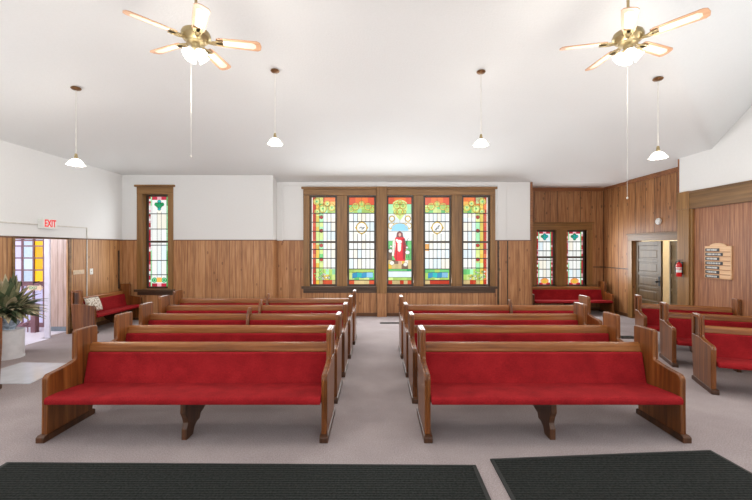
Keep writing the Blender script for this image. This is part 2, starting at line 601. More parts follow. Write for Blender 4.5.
# flat pilaster running over the middle of the big window down to the floor
q = MB()
px0, px1 = wx(377.2, DC), wx(386.5, DC)
q.box(px0, px1, DC - 0.10, DC - 0.005, 0, wz(293, DC), 1)
q.box(px0, px1, DC - 0.06, DC - 0.005, wz(187, DC), 3.498, 0)
q.box(px0 - 0.012, px0, DC - 0.095, DC - 0.005, 0, wz(293, DC), 2)
q.box(px1, px1 + 0.012, DC - 0.095, DC - 0.005, 0, wz(293, DC), 2)
struct(q.build('trim_6', [M['wall_white'], M['panel'], M['dark_trim']]))
q = MB()     # dark vertical seams either side of the window on the wainscot
q.box(wx(497.3, DC), wx(499, DC), DC - 0.02, DC, 0.09, ZW)
q.box(wx(507, DC), wx(508, DC), DC - 0.012, DC, 0.09, ZW)
struct(q.build('trim_7', M['dark_trim']))


# ------------------------------------------------------------------ stained glass
class Glass:
    """coloured pieces drawn in photograph-like units (u right, v down), k metres per unit"""
    def __init__(self, u0, v0, xo, zo, d, k):
        self.mb = MB(); self.keys = []; self.u0, self.v0, self.xo, self.zo, self.d, self.k = u0, v0, xo, zo, d, k

    def mi(self, key):
        if key not in self.keys: self.keys.append(key)
        return self.keys.index(key)

    def p(self, u, v, layer=0):
        return (self.xo + (u - self.u0) * self.k, self.d - layer * 0.0012, self.zo - (v - self.v0) * self.k)

    def rect(self, u0, v0, u1, v1, c, layer=0):
        self.mb.poly([self.p(u0, v1, layer), self.p(u1, v1, layer), self.p(u1, v0, layer), self.p(u0, v0, layer)], self.mi(c))

    def poly(self, pts, c, layer=1):
        self.mb.poly([self.p(u, v, layer) for u, v in pts][::-1], self.mi(c))

    def disc(self, u, v, r, c, layer=1, rv=None, n=12):
        rv = rv or r
        self.poly([(u + r * math.cos(2 * PI * i / n), v + rv * math.sin(2 * PI * i / n)) for i in range(n)], c, layer)

    def ring(self, u, v, r, w, c, layer=2, rv=None, a0=0, a1=2 * PI, n=14):
        rv = rv or r
        for i in range(n):
            t0, t1 = a0 + (a1 - a0) * i / n, a0 + (a1 - a0) * (i + 1) / n
            e = [(u + (r + s) * math.cos(t), v + (rv + s) * math.sin(t)) for t, s in ((t0, -w), (t1, -w), (t1, w), (t0, w))]
            self.poly(e, c, layer)

    def grid(self, us, vs, c, layer=0):
        for i in range(len(us) - 1):
            for j in range(len(vs) - 1):
                cc = c(i, j) if callable(c) else c
                self.rect(us[i], vs[j], us[i + 1], vs[j + 1], cc, layer)

    def leadline(self, a, b, w=0.3):
        (u0, v0), (u1, v1) = a, b
        L = math.hypot(u1 - u0, v1 - v0) or 1
        nu, nv = -(v1 - v0) / L * w, (u1 - u0) / L * w
        self.poly([(u0 + nu, v0 + nv), (u1 + nu, v1 + nv), (u1 - nu, v1 - nv), (u0 - nu, v0 - nv)], 'lead', 4)

    def build(self, parent):
        o = self.mb.build('stained_glass', [M['lead'] if k == 'lead' else GM[k] for k in self.keys], parent, normals=False)
        return o


def fr(a, b, n): return [a + (b - a) * i / n for i in range(n + 1)]
R = random.Random(3)
def pick(*a): return lambda i, j: a[R.randrange(len(a))]


def side_unit(g, L, Rr, mirror):
    """tall border window: red outer column, scrollwork on top, white quarries inside"""
    def U(u): return (L + Rr - (L + (u - 311.5) * (Rr - L) / 23.5)) if mirror else L + (u - 311.5) * (Rr - L) / 23.5
    def rc(a, b, c, d_, col, lay=0):
        u0, u1 = sorted((U(a), U(c))); g.rect(u0, b, u1, d_, col, lay)
    vs = [199, 205, 211, 217, 223.5, 228, 232.5, 241, 246, 250.5, 255, 259.5, 264, 269, 275, 281, 285]
    for a, b_ in zip(vs[:-1], vs[1:]):
        rc(311.5, a, 312.4, b_, 'cream'); rc(312.4, a, 315.6, b_, R.choice(['red', 'brick', 'red', 'orange']))
        rc(315.6, a, 319, b_, R.choice(['yellow', 'ygreen', 'gold'])); rc(319, a, 323, b_, R.choice(['mint', 'green', 'ygreen', 'mint']))
    for i, a in enumerate((319, 324.5, 330)):
        rc(a, 199, a + 5.5 if i < 2 else 335, 203, ('brick', 'orange', 'orange')[i]); rc(a, 203, a + 5.5 if i < 2 else 335, 207.5, ('orange', 'red', 'amber')[i])
    for a in (323, 327, 331):
        rc(a, 207.5, a + 4, 211, R.choice(['green', 'lime'])); rc(a, 211, a + 4, 214.6, R.choice(['green', 'mint', 'lime']))
    us = [323, 326.8, 330.7, 335]
    ws = [214.6, 219, 223.5, 232.5, 241, 250.5, 259.5, 270]
    for i in range(3):
        for j in range(7):
            rc(us[i], ws[j], us[i + 1], ws[j + 1], R.choice(['white', 'white', 'cream', 'white', 'ice']))
    for a in fr(319, 335, 5)[:-1]:
        rc(a, 270, a + 3.2, 275.5, R.choice(['green', 'mint', 'lime'])); rc(a, 275.5, a + 3.2, 281, R.choice(['ygreen', 'lime', 'yellow']))
        rc(a, 281, a + 3.2, 285, R.choice(['brick', 'red', 'tan']))
    for (a, b_, r) in ((316.5, 203, 3), (322.5, 210, 3.6), (331.5, 209, 3), (317, 213, 2.4), (327, 205, 2.4)):
        g.disc(U(a), b_, r * .75, 'ygreen', 1); g.ring(U(a), b_, r, .55, 'yellow', 2); g.ring(U(a), b_, r + .6, .14, 'lead', 3)
        g.disc(U(a), b_, r * .3, 'green', 2)
    for b_ in (218.5, 232, 246.5, 260.5):
        g.disc(U(321), b_, 1.7, 'jewel', 2); g.ring(U(321), b_, 1.9, .16, 'lead', 3)
    for _ in range(22):
        a, b_ = R.uniform(314, 330), R.uniform(271, 280)
        r = R.uniform(.7, 1.5)
        g.disc(U(a), b_, r, R.choice(['white', 'ygreen', 'cream', 'lime']), 2, r * .8, 7)
        g.ring(U(a), b_, r, .12, 'lead', 3, r * .8, n=7)
    for u in (315.6, 319, 323): g.leadline((U(u), 199), (U(u), 285), .16)
    for u in (326.8, 330.7): g.leadline((U(u), 214.6), (U(u), 270))
    for v_ in (214.6, 223.5, 232.5, 250.5, 259.5, 269): g.leadline((U(311.5), v_), (U(335), v_), .42)
    g.leadline((U(311.5), 281), (U(335), 281), .15); g.leadline((U(319), 207.5), (U(335), 207.5), .15)


def mid_unit(g, L, Rr, flip):
    w = Rr - L
    def U(t): return L + t * w
    for i in range(4):
        g.rect(U(i / 4), 199, U((i + 1) / 4), 206.5, ('brick', 'orange', 'orange', 'brick')[i])
    for i in range(6):
        for (a, b_) in ((206.5, 210.5), (210.5, 214.6)):
            g.rect(U(i / 6), a, U((i + 1) / 6), b_, R.choice(['lime', 'green', 'mint', 'ygreen']))
    us, ws = [U(t) for t in fr(0, 1, 6)], [214.6, 223, 232, 241, 250.5, 259.5, 270]
    g.grid(us, ws, pick('white', 'white', 'cream', 'white', 'ice', 'white'))
    if flip: g.rect(U(0), 245, U(1 / 6), 252, 'amber', 1)
    for i in range(5):
        g.rect(U(i / 5), 270, U((i + 1) / 5), 274, R.choice(['green', 'lime'])); g.rect(U(i / 5), 274, U((i + 1) / 5), 281, R.choice(['green', 'lime', 'ygreen']))
        g.rect(U(i / 5), 281, U((i + 1) / 5), 285, R.choice(['brick', 'tan', 'red']))
    for (t, v_, r) in ((.25, 208, 3.2), (.75, 208, 3.2), (.08, 211, 2.2), (.92, 211, 2.2), (.5, 205.5, 2.6)):
        g.disc(U(t), v_, r * .7, 'lime', 1); g.ring(U(t), v_, r, .5, 'yellow', 2); g.ring(U(t), v_, r + .5, .13, 'lead', 3)
    # medallion with a little dark sketch inside
    u, v_ = U(.5), 229
    for a in range(4):
        g.disc(u + 5.4 * math.cos(a * PI / 2), v_ + 5.8 * math.sin(a * PI / 2), 1.2, 'gold', 2)
    g.disc(u, v_, 5.2, 'white', 3, 5.6, 20); g.ring(u, v_, 5.0, .45, 'gold', 4, 5.4, n=20); g.ring(u, v_, 5.6, .16, 'lead', 5, 6.0, n=20)
    s = -1 if flip else 1
    pts = [(-2.6, .6), (-.6, -.8), (1, .4), (2.8, -.6), (.8, 1.6), (-.6, 1.0)] if not flip else [(-2.2, 2.2), (.2, -.4), (2.4, -2.8), (1.2, .6), (-.4, 1.2), (-1.2, 2.6)]
    for a, b_ in zip(pts[:-1], pts[1:]): g.leadline((u + a[0], v_ + a[1]), (u + b_[0], v_ + b_[1]), .3)
    # ribbon
    for i, (a, b_) in enumerate(((.12, .32), (.32, .5), (.5, .7), (.7, .95))):
        dv = (1.0, -.4, .6, -.4)[i]
        g.poly([(U(a), 273.4 + dv), (U(b_), 273.4 - dv * .5), (U(b_), 278.6 - dv * .5), (U(a), 278.6 + dv)], ('blue', 'teal', 'blue', 'sky')[i], 2)
    g.leadline((U(.12), 273.6), (U(.95), 273.2), .18); g.leadline((U(.12), 279), (U(.95), 278.6), .18)
    for t in fr(0, 1, 6)[1:-1]:
        g.leadline((U(t), 214.6), (U(t), 223 if .3 < t < .7 else 270), .28)
        if .3 < t < .7: g.leadline((U(t), 235), (U(t), 270), .28)
    for v_ in (214.6, 223, 232.5, 250.5, 259.5, 270, 281): g.leadline((L, v_), (Rr, v_), .44)
    g.leadline((U(.5), 199), (U(.5), 206), .15); g.leadline((L, 206.5), (Rr, 206.5), .15)


def figure_unit(g, L, Rr):
    w = Rr - L
    def U(u): return L + (u - 388.5) / 23 * w
    def P(pts): return [(U(a), b_) for a, b_ in pts]
    for i in range(4): g.rect(U(388.5 + i * 5.75), 199, U(388.5 + (i + 1) * 5.75), 205.5, ('brick', 'orange', 'orange', 'brick')[i])
    for i in range(4): g.rect(U(388.5 + i * 5.75), 205.5, U(388.5 + (i + 1) * 5.75), 215, ('mint', 'lime', 'lime', 'mint')[i])
    g.grid([U(q_) for q_ in fr(388.5, 411.5, 4)], [215, 219, 224], pick('white', 'cream', 'ice'))
    g.grid([U(q_) for q_ in fr(388.5, 411.5, 4)], [224, 232.5], pick('cream', 'white'))
    g.grid([U(q_) for q_ in fr(388.5, 411.5, 4)], [232.5, 242], pick('ice', 'white'))
    g.grid([U(q_) for q_ in fr(388.5, 411.5, 6)], [242, 246, 250, 261], pick('green', 'deepgreen', 'lime', 'brown', 'green'))
    g.grid([U(q_) for q_ in fr(388.5, 411.5, 7)], [261, 265, 270], pick('tan', 'brown', 'brown', 'gold', 'cream'))
    g.grid([U(q_) for q_ in fr(388.5, 411.5, 5)], [270, 272.2], pick('green', 'deepgreen'))
    g.grid([U(q_) for q_ in fr(388.5, 411.5, 5)], [272.2, 278.2], pick('ice', 'sky', 'ice'))
    g.grid([U(q_) for q_ in fr(388.5, 411.5, 5)], [278.2, 281.2], pick('ygreen', 'lime'))
    g.grid([U(q_) for q_ in fr(388.5, 411.5, 6)], [281.2, 285], pick('brick', 'tan', 'red'))
    # scrolled shield
    g.poly(P([(393, 204), (396, 202), (400, 201), (404, 202), (407, 204), (407.4, 211), (404, 217), (400, 222), (396, 217), (392.6, 211)]), 'ygreen', 1)
    for (a, b_, r) in ((397, 207, 3.0), (403, 207, 3.0), (400, 213, 3.2), (400, 204, 2.0), (396, 213.5, 2.0), (404, 213.5, 2.0)):
        g.disc(U(a), b_, r * .6, 'lime', 2); g.ring(U(a), b_, r, .45, 'yellow', 3); g.ring(U(a), b_, r + .45, .12, 'lead', 4)
    for s in (-1, 1):
        g.ring(U(400 + s * 8), 220, 2.6, .5, 'gold', 2); g.ring(U(400 + s * 8.6), 227, 3.0, .4, 'gold', 2)
        g.ring(U(400 + s * 8), 220, 3.1, .12, 'lead', 3)
    # arch of sky
    g.poly(P([(391.5, 232), (391.5, 229), (394, 226), (396, 224.8), (404, 224.8), (406, 226), (408.5, 229), (408.5, 232)]), 'sky', 2)
    g.ring(U(400), 231, 9.2, .3, 'gold', 3, 6.6, PI, 2 * PI)
    def P2(pts): return [(U(400 + (a - 400) * 1.22), b_) for a, b_ in pts]
    # a robed shepherd carrying a lamb, other sheep beside him
    g.poly(P2([(396.6, 262), (394.2, 256), (395, 246), (395.4, 240), (398, 237), (402, 237), (404.2, 240), (405, 248), (404.4, 262)]), 'robe', 2)
    g.poly(P2([(402, 240), (404.2, 240), (404.8, 248), (404, 260), (402.6, 260)]), 'robe_dark', 3)
    g.poly(P2([(394.2, 241), (396, 239.5), (396.6, 246), (395.2, 257), (393.4, 257)]), 'cream', 3)
    g.poly(P2([(397, 238.5), (397.4, 234), (399.8, 232.2), (402.2, 234), (402.8, 238.5)]), 'hair', 3)
    g.disc(U(399.9), 236, 1.3, 'skin', 4, 1.8)
    g.disc(U(399.4), 243, 2.6, 'white', 4, 2.0); g.disc(U(397, ), 241.4, 1.3, 'white', 5)
    g.poly(P([(397.6, 245), (401.4, 245), (401, 251.5), (399.4, 253.2), (397.8, 251.5)]), 'cream', 4)
    for u_ in (398.6, 400.8): g.rect(U(u_), 262, U(u_ + 1.1), 265.5, 'skin', 3)
    for (a, b_, r) in ((390.6, 252, 2.0), (407.6, 253.5, 2.3), (407.2, 248.6, 1.3), (392, 264, 2.4), (405.6, 265.5, 2.2), (391, 247.6, 1.2)):
        g.disc(U(a), b_, r, 'white' if b_ < 260 else 'cream', 3, r * .9); g.ring(U(a), b_, r, .15, 'lead', 4, r * .9)
    for (a, b_) in ((406.6, 256), (408.4, 256), (390, 254), (391.4, 254)): g.leadline((U(a), b_), (U(a), b_ + 3), .22)
    g.leadline((U(408.6), 239), (U(405.5), 246), .2)
    g.leadline((U(396.8), 246), (U(396.2), 262), .14); g.leadline((U(394.2), 256), (U(395.3), 240), .16); g.leadline((U(404.4), 262), (U(404.4), 240), .16)
    for v_ in (205.5, 215, 224.4, 232.5, 270, 272.2, 278.2, 281.2): g.leadline((L, v_), (Rr, v_), .18)
    for v_ in (242, 250, 261): g.leadline((L, v_), (U(394.2), v_), .15); g.leadline((U(405), v_), (Rr, v_), .15)
    for u_ in (394.2, 400, 405.8):
        g.leadline((U(u_), 215), (U(u_), 224), .12)


def small_unit(g, L, Rr, T_, B, bottom):
    """narrow light with a red and white bead border"""
    w, h = Rr - L, B - T_
    def U(t): return L + t * w
    def V(t): return T_ + t * h
    n = max(12, int(h / 2.2))
    for j in range(n):
        for (a, b_) in ((0, .09), (.91, 1)):
            g.rect(U(a), V(j / n), U(b_), V((j + 1) / n), R.choice(['crimson', 'jewel', 'crimson', 'pink', 'white', 'crimson']))
    m_ = max(8, n // 2)
    for j in range(m_):
        c = 'mint' if (j in (0, 1) or j > m_ * .55) else 'white'
        g.rect(U(.09), V(j / m_), U(.15), V((j + 1) / m_), c); g.rect(U(.85), V(j / m_), U(.91), V((j + 1) / m_), 'mint' if c == 'white' else 'green')
    us = [U(.15), U(.4), U(.6), U(.85)]
    vs = [V(t) for t in (0, .035, .19, .36, .54, .71, .87, .965, 1)]
    def colr(i, j):
        if j in (0, 7): return 'crimson' if i != 1 else 'pink'
        return R.choice(['white', 'white', 'cream', 'ice', 'white'])
    g.grid(us, vs, colr)
    for (t, tv, r) in ((.5, .095, .15), (.36, .085, .09), (.64, .085, .09), (.5, .135, .08), (.5, .055, .09)):
        g.disc(U(t), V(tv), r * w * 1.0, R.choice(['teal', 'deepgreen']), 1); g.ring(U(t), V(tv), r * w, .16, 'lead', 2)
    if bottom == 'amber':
        g.disc(U(.5), V(.935), .24 * w, 'amber', 1, .05 * h); g.disc(U(.5), V(.95), .12 * w, 'gold', 2, .03 * h)
        g.ring(U(.5), V(.935), .26 * w, .2, 'orange', 2, .052 * h)
    else:
        g.rect(U(.38), V(.9), U(.62), V(.955), 'amber', 1)
        for t in (.27, .73):
            g.disc(U(t), V(.93), .13 * w, 'deepgreen', 1, .03 * h); g.ring(U(t), V(.93), .07 * w, .3, 'mint', 2)
    for t in (.4, .6): g.leadline((U(t), V(.17)), (U(t), V(.9)), .2)
    for t in (.09, .15, .85, .91): g.leadline((U(t), V(0)), (U(t), V(1)), .1)
    for t in (.19, .36, .54, .71, .87): g.leadline((L, V(t)), (Rr, V(t)), .4)


def sash(parent, x0, x1, z0, z1, d, zm=None, w=0.045, glass_w=None):
    q = MB()
    q.box(x0, x0 + w, d - 0.03, d + 0.03, z0, z1); q.box(x1 - w, x1, d - 0.03, d + 0.03, z0, z1)
    q.box(x0 + w, x1 - w, d - 0.03, d + 0.03, z1 - w, z1); q.box(x0 + w, x1 - w, d - 0.03, d + 0.03, z0, z0 + w)
    if zm: q.box(x0 + w, x1 - w, d - 0.036, d + 0.03, zm - 0.026, zm + 0.026)
    return q.build('sash', M['sash'], parent, bevel=0.004)


# --- window 1, tall narrow light at the left
k1 = DB / F
w1 = struct(empty('window_1', ((W1['x0'] + W1['x1']) / 2, DB, 0)))
def at(o, par):                        # geometry is in room coordinates: keep it there under its root
    o.matrix_parent_inverse = Matrix.Translation(par.location).inverted()
    return o
d1 = DB + 0.15
q = MB()
q.box(wx(137.4, DB), W1['x0'], DB - 0.03, DB + 0.01, wz(290, DB), W1['z1']); q.box(W1['x1'], wx(173.4, DB), DB - 0.03, DB + 0.01, wz(290, DB), W1['z1'])
at(q.build('side_casing', M['casing'], w1, bevel=0.005), w1)
q = MB(); q.box(wx(137.4, DB), wx(173.4, DB), DB - 0.035, DB + 0.01, W1['z1'], wz(187, DB)); q.box(wx(135.4, DB), wx(175.2, DB), DB - 0.06, DB + 0.01, wz(187, DB), wz(185, DB))
at(q.build('header', M['casing_x'], w1, bevel=0.006), w1)
q = MB(); q.box(wx(135.5, DB), wx(175.2, DB), DB - 0.08, DB + 0.1, wz(291.6, DB), wz(289.2, DB)); q.box(wx(138, DB), wx(173, DB), DB - 0.03, DB, wz(295, DB), wz(291.6, DB))
at(q.build('sill', M['dark_trim'], w1, bevel=0.006), w1)
q = MB()
for a in (0, 1):
    x = W1['x0'] if a == 0 else W1['x1']
    q.box(x - 0.004, x + 0.004, DB, d1 + 0.04, W1['z0'], W1['z1'])
q.box(W1['x0'], W1['x1'], DB, d1 + 0.04, W1['z1'] - 0.004, W1['z1'] + 0.004)
at(q.build('jamb_lining', M['casing'], w1), w1)
s = at(sash(w1, W1['x0'] + .005, W1['x1'] - .005, W1['z0'], W1['z1'], d1, wz(241.7, d1), 0.05), w1)
g = Glass(0, 0, W1['x0'] + .05, W1['z1'] - .05, d1, k1)
gw, gh = (W1['x1'] - W1['x0'] - .1) / k1, (W1['z1'] - W1['z0'] - .1) / k1
small_unit(g, 0, gw, 0, gh, 'green')
o = g.build(s); q = MB()

# --- window 2, the wide five-light window
kc = DC / F
w2 = struct(empty('window_2', (wx(399.5, DC), DC, 0)))
dg = DC + 0.05
UN = [(309.6, 337), (347.2, 376.0), (386.6, 413.4), (423.4, 451.4), (461.8, 490)]
q = MB(); q.box(wx(303.5, DC), wx(495, DC), DC - 0.035, DC + 0.01, wz(195.4, DC), wz(189.2, DC)); q.box(wx(301.8, DC), wx(496.8, DC), DC - 0.065, DC + 0.01, wz(189.2, DC), wz(187, DC))
at(q.build('header', M['casing_x'], w2, bevel=0.006), w2)
q = MB(); q.box(wx(302, DC), wx(496.5, DC), DC - 0.085, DC + 0.05, wz(288.6, DC), wz(286.2, DC)); q.box(wx(303.5, DC), wx(495, DC), DC - 0.03, DC, wz(292.8, DC), wz(288.6, DC))
at(q.build('sill', M['dark_trim'], w2, bevel=0.006), w2)
for a, b_ in ((303.5, 309.6), (490, 495)):
    q = MB(); q.box(wx(a, DC), wx(b_, DC), DC - 0.03, DC + 0.08, wz(286.2, DC), wz(195.4, DC))
    at(q.build('side_casing', M['casing'], w2, bevel=0.005), w2)
for i in range(4):
    q = MB(); q.box(wx(UN[i][1], DC), wx(UN[i + 1][0], DC), DC - (0.06 if i == 1 else 0.025), DC + 0.09, wz(286.2, DC), wz(195.4, DC))
    at(q.build('mullion', M['casing'], w2, bevel=0.005), w2)
q = MB(); q.box(px0 - .01, px1 + .01, DC - 0.10, DC - 0.061, wz(293, DC), wz(187, DC))
at(q.build('center_post', M['casing'], w2, bevel=0.006), w2)
for i, (a, b_) in enumerate(UN):
    x0, x1, z0, z1 = wx(a, DC), wx(b_, DC), wz(286.2, DC), wz(195.4, DC)
    s = at(sash(w2, x0, x1, z0, z1, dg, None if i == 2 else wz(242, DC), 0.05), w2)
    L, Rr = a + 1.9, b_ - 1.9
    g = Glass(L, 199, x0 + 0.05, z1 - 0.05, dg, kc)
    g.v0 = 197.3
    # pattern spans v 199..285 stretched to the visible glass
    g.kz = kc
    sc = ((z1 - z0 - 0.1) / kc) / 86.0
    def pz(self, u, v, layer=0, sc=sc):
        return (self.xo + (u - self.u0) * self.k, self.d - layer * 0.0012, self.zo - (v - 199.0) * sc * self.k)
    g.p = pz.__get__(g)
    if i == 0: side_unit(g, L, Rr, False)
    elif i == 4: side_unit(g, L, Rr, True)
    elif i == 2: figure_unit(g, L, Rr)
    else: mid_unit(g, L, Rr, i == 3)
    g.build(s)

# --- window 3, the pair in the alcove
ka = DA / F
w3 = struct(empty('window_3', (wx(561, DA), DA, 0)))
d3 = DA + 0.11
q = MB(); q.box(wx(532, DA), wx(592, DA), DA - 0.03, DA + 0.01, WA['z1'], wz(223.5, DA)); q.box(wx(531.5, DA), wx(593.5, DA), DA - 0.05, DA + 0.01, wz(223.5, DA), wz(222.3, DA))
at(q.build('header', M['casing_x'], w3, bevel=0.005), w3)
q = MB(); q.box(wx(531.5, DA), wx(593, DA), DA - 0.07, DA + 0.1, wz(287.6, DA), wz(285.6, DA)); q.box(wx(532.5, DA), wx(592, DA), DA - 0.03, DA, wz(290.5, DA), wz(287.6, DA))
at(q.build('sill', M['dark_trim'], w3, bevel=0.005), w3)
for a, b_ in ((532, 536.5), (586.5, 592)):
    q = MB(); q.box(wx(a, DA), wx(b_, DA), DA - 0.03, DA + 0.12, wz(286, DA), WA['z1']); at(q.build('side_casing', M['casing'], w3, bevel=0.004), w3)
q = MB(); q.box(wx(556, DA), wx(566.5, DA), DA - 0.03, DA + 0.14, WA['z0'], WA['z1']); at(q.build('mullion', M['casing'], w3, bevel=0.004), w3)
for a, b_ in ((536.5, 556), (566.5, 586.5)):
    x0, x1 = wx(a, DA), wx(b_, DA)
    s = at(sash(w3, x0, x1, WA['z0'], WA['z1'], d3, wz(257.2, d3), 0.05), w3)
    g = Glass(0, 0, x0 + .05, WA['z1'] - .05, d3, ka)
    small_unit(g, 0, (x1 - x0 - .1) / ka, 0, (WA['z1'] - WA['z0'] - .1) / ka, 'amber')
    g.build(s)

# --- doorway at the left (door_1) and the vestibule behind it
q = MB()
for d_ in (LD0 - 0.05, LD1):
    q.box(XL - 0.02, XL + 0.02, d_, d_ + 0.05, 0, LZ + 0.03)
q.box(XL - 0.02, XL + 0.02, LD0, LD1, LZ, LZ + 0.03)
struct(q.build('trim_8', M['casing_y'], bevel=0.004))
q = MB(); q.box(-6.54, -6.43, 7.49, 7.52, 0, LZ)
struct(q.build('trim_9', M['lavender_white'], bevel=0.01))
VB = 8.12
q = MB()
q.box(-7.03, XL - TL, VB, VB + 0.1, 0, 2.5, 0)
q.box(-9.5, -9.4, 4.6, 9.4, 0, 2.5, 1); q.box(-9.5, XL - TL, 4.5, 4.6, 0, 2.5, 1)
q.box(-9.5, -7.03, 9.3, 9.4, 0, 0.3, 1)
struct(q.build('wall_vestibule', [M['panel_grey'], M['wall_white']]))
q = MB(); q.box(-7.03, XL - TL, VB - 0.015, VB, 0, 0.1)
struct(q.build('baseboard_vestibule', M['base_blue']))
q = MB(); q.box(-9.5, XL - TL, 4.5, 9.4, 2.5, 2.55)
struct(q.build('ceiling_vestibule', M['ceiling_white']))
q = MB(); q.box(-9.4, XL - TL, 4.7, 7.45, 0.0, 0.006); q.box(-9.4, -6.6, 7.45, 9.3, 0, 0.006)
struct(q.build('floor_vestibule', plain('vestibule_sunlit_floor', (226, 222, 232), 0.4, 0, 0.02)))  # pale colour stands in for sunlight on the vestibule floor
w4 = struct(empty('window_4', (-7.9, 8.55, 0)))
q = MB(); ds = 8.55
gx = [wx(p, ds) for p in (13.5, 23, 34.3, 44.6)]
gz = [wz(p, ds) for p in (240.5, 246, 258, 270, 282)]
cols = ['lavender', 'paleblue', 'sunyellow']
g = Glass(0, 0, 0, 0, ds, 1.0)
xx = [-9.2] + gx
for i in range(4):
    for j in range(4):
        g.mb.poly([(xx[i], ds, gz[j + 1]), (xx[i + 1], ds, gz[j + 1]), (xx[i + 1], ds, gz[j]), (xx[i], ds, gz[j])], g.mi('lavender' if i == 0 else cols[i - 1]))
lowz = wz(286, ds)
g.mb.poly([(-9.2, ds, 0.1), (gx[3], ds, 0.1), (gx[3], ds, lowz), (-9.2, ds, lowz)], g.mi('lavender'))
at(g.build(w4), w4)
q = MB()
for x in gx: q.box(x - 0.018, x + 0.018, ds - 0.03, ds + 0.02, 0.1, gz[0] + 0.03)
for z in gz: q.box(-9.2, gx[3], ds - 0.03, ds + 0.02, z - 0.015, z + 0.015)
q.box(-9.2, gx[3], ds - 0.03, ds + 0.02, lowz, gz[4]); q.box(-9.2, gx[3] + .02, ds - .03, ds + .02, 0, .1)
q.box(-9.4, gx[3] + .25, ds - 0.03, ds + 0.02, gz[0] + .03, 2.5, 0)
at(q.build('window_frame', M['plum_wood'], w4, bevel=0.004), w4)
q = MB(); q.box(gx[3] + .018, -7.0, ds - 0.03, ds + 0.02, 0, 2.5)
at(q.build('side_panel', M['lavender_white'], w4), w4)
# stair railing inside the vestibule
rl = tag(empty('stair_railing', (-7.5, 8.0, 0)), 'plum brown stair railing with square newel post seen through the left doorway', 'railing')
q = MB(); xa = wx(32.5, 8.0); q.box(xa, xa + 0.10, 7.95, 8.05, 0, 0.56)
q.box(xa - .012, xa + .112, 7.938, 8.062, 0.56, 0.59)
at(q.build('newel_post', M['plum_wood'], rl, bevel=0.006), rl)
for za in (0.26, 0.50):
    q = MB(); q.tube([(xa, 8.0, za), (xa - 0.75, 8.0, za - 0.36)], 0.024); at(q.build('handrail', M['plum_wood'], rl), rl)
for i in range(5):
    q = MB(); x = xa - 0.1 - i * 0.13; q.tube([(x, 8.0, 0.007), (x, 8.0, 0.47 - (xa - x) * .48)], 0.01, 6)
    at(q.build('baluster', M['plum_wood'], rl), rl)
# arrow-shaped exit sign in the vestibule
da = 8.38
ar = tag(empty('exit_arrow_sign', (wx(34, da), da, wz(288, da))), 'tan arrow shaped sign with green exit lettering below the coloured glass', 'sign')
q = MB(); x0, x1, xt, z0, z1 = wx(27, da), wx(39.5, da), wx(43, da), wz(291.5, da), wz(284.5, da)
q.prism([(x0, z0 + .02), (x1, z0 + .03), (x1, z0), (xt, (z0 + z1) / 2), (x1, z1), (x1, z1 - .03), (x0, z1 - .02)], da, da + 0.015, 'y')
at(q.build('board', M['arrow'], ar, bevel=0.002), ar)
q = MB(); q.tube([((x0 + x1) / 2, da + .008, z1 - .03), ((x0 + x1) / 2, da + .008, gz[4] + .02)], .004, 6); q.box((x0 + x1) / 2 - .01, (x0 + x1) / 2 + .01, da, ds - .02, gz[4] - .005, gz[4] + .02)
at(q.build('hanger', M['black'], ar), ar)
at(lettering('EXIT', 0.085, M['green_letters'], ar, Matrix.Translation(((x0 + x1) / 2, da - 0.001, (z0 + z1) / 2)) @ Matrix.Rotation(PI / 2, 4, 'X'), depth=.001), ar)

# --- alcove doorway (door_2) and the cream room behind it
q = MB()
q.box(XA - 0.03, XA + 0.02, DD0 - 0.04, DD0, 0, DZ); q.box(XA - 0.03, XA + 0.02, DD1, DD1 + 0.14, 0, DZ)
struct(q.build('trim_10', M['casing'], bevel=0.005))
q = MB()
q.box(XA - 0.035, XA + 0.02, DD0 - 0.07, DD1 + 0.14, DZ, DZ + 0.15); q.box(XA - 0.06, XA + 0.02, DD0 - 0.09, DD1 + 0.17, DZ + 0.15, DZ + 0.18)
struct(q.build('trim_11', M['casing_y'], bevel=0.005))
q = MB()
q.box(8.3, 8.4, 7.3, 11.1, 0, 2.5); q.box(XA + T, 8.4, 11.0, 11.1, 0, 2.5); q.box(XA + T, 8.4, 7.3, 7.4, 0, 2.5)
struct(q.build('wall_side_room', M['cream']))
q = MB(); q.box(XA + T, 8.4, 7.3, 11.1, 2.5, 2.55)
struct(q.build('ceiling_side_room', M['ceiling_white']))


def door_leaf(name, L, h, rows):
    """panelled leaf from the hinge at the origin along +y, thickness along x; room side is -x"""
    root = struct(empty(name))
    q = MB(); t = 0.042; st = 0.10
    q.box(0, t, 0, st, 0.01, h); q.box(0, t, L - st, L, 0.01, h)
    zs = [0.01 + 0.2] + [0.2 + (h - 0.3) * (i + 1) / rows for i in range(rows)]
    q.box(0, t, st, L - st, 0.01, 0.21)
    for i in range(rows):
        z1 = zs[i + 1]
        q.box(0, t, st, L - st, z1 - (0.07 if i < rows - 1 else 0), z1 if i < rows - 1 else h)
    q.box(0.012, t - 0.012, st, L - st, 0.2, h - 0.1)
    q.build('leaf', M['door_wood'], root, bevel=0.006)
    for i in range(rows):
        a = 0.21 if i == 0 else zs[i]
        b_ = zs[i + 1] - 0.07
        q = MB(); q.box(0.006, t - 0.006, st + 0.04, L - st - 0.04, a + 0.035, b_ - 0.035)
        q.build('raised_panel', M['door_wood'], root, bevel=0.012)
    return root


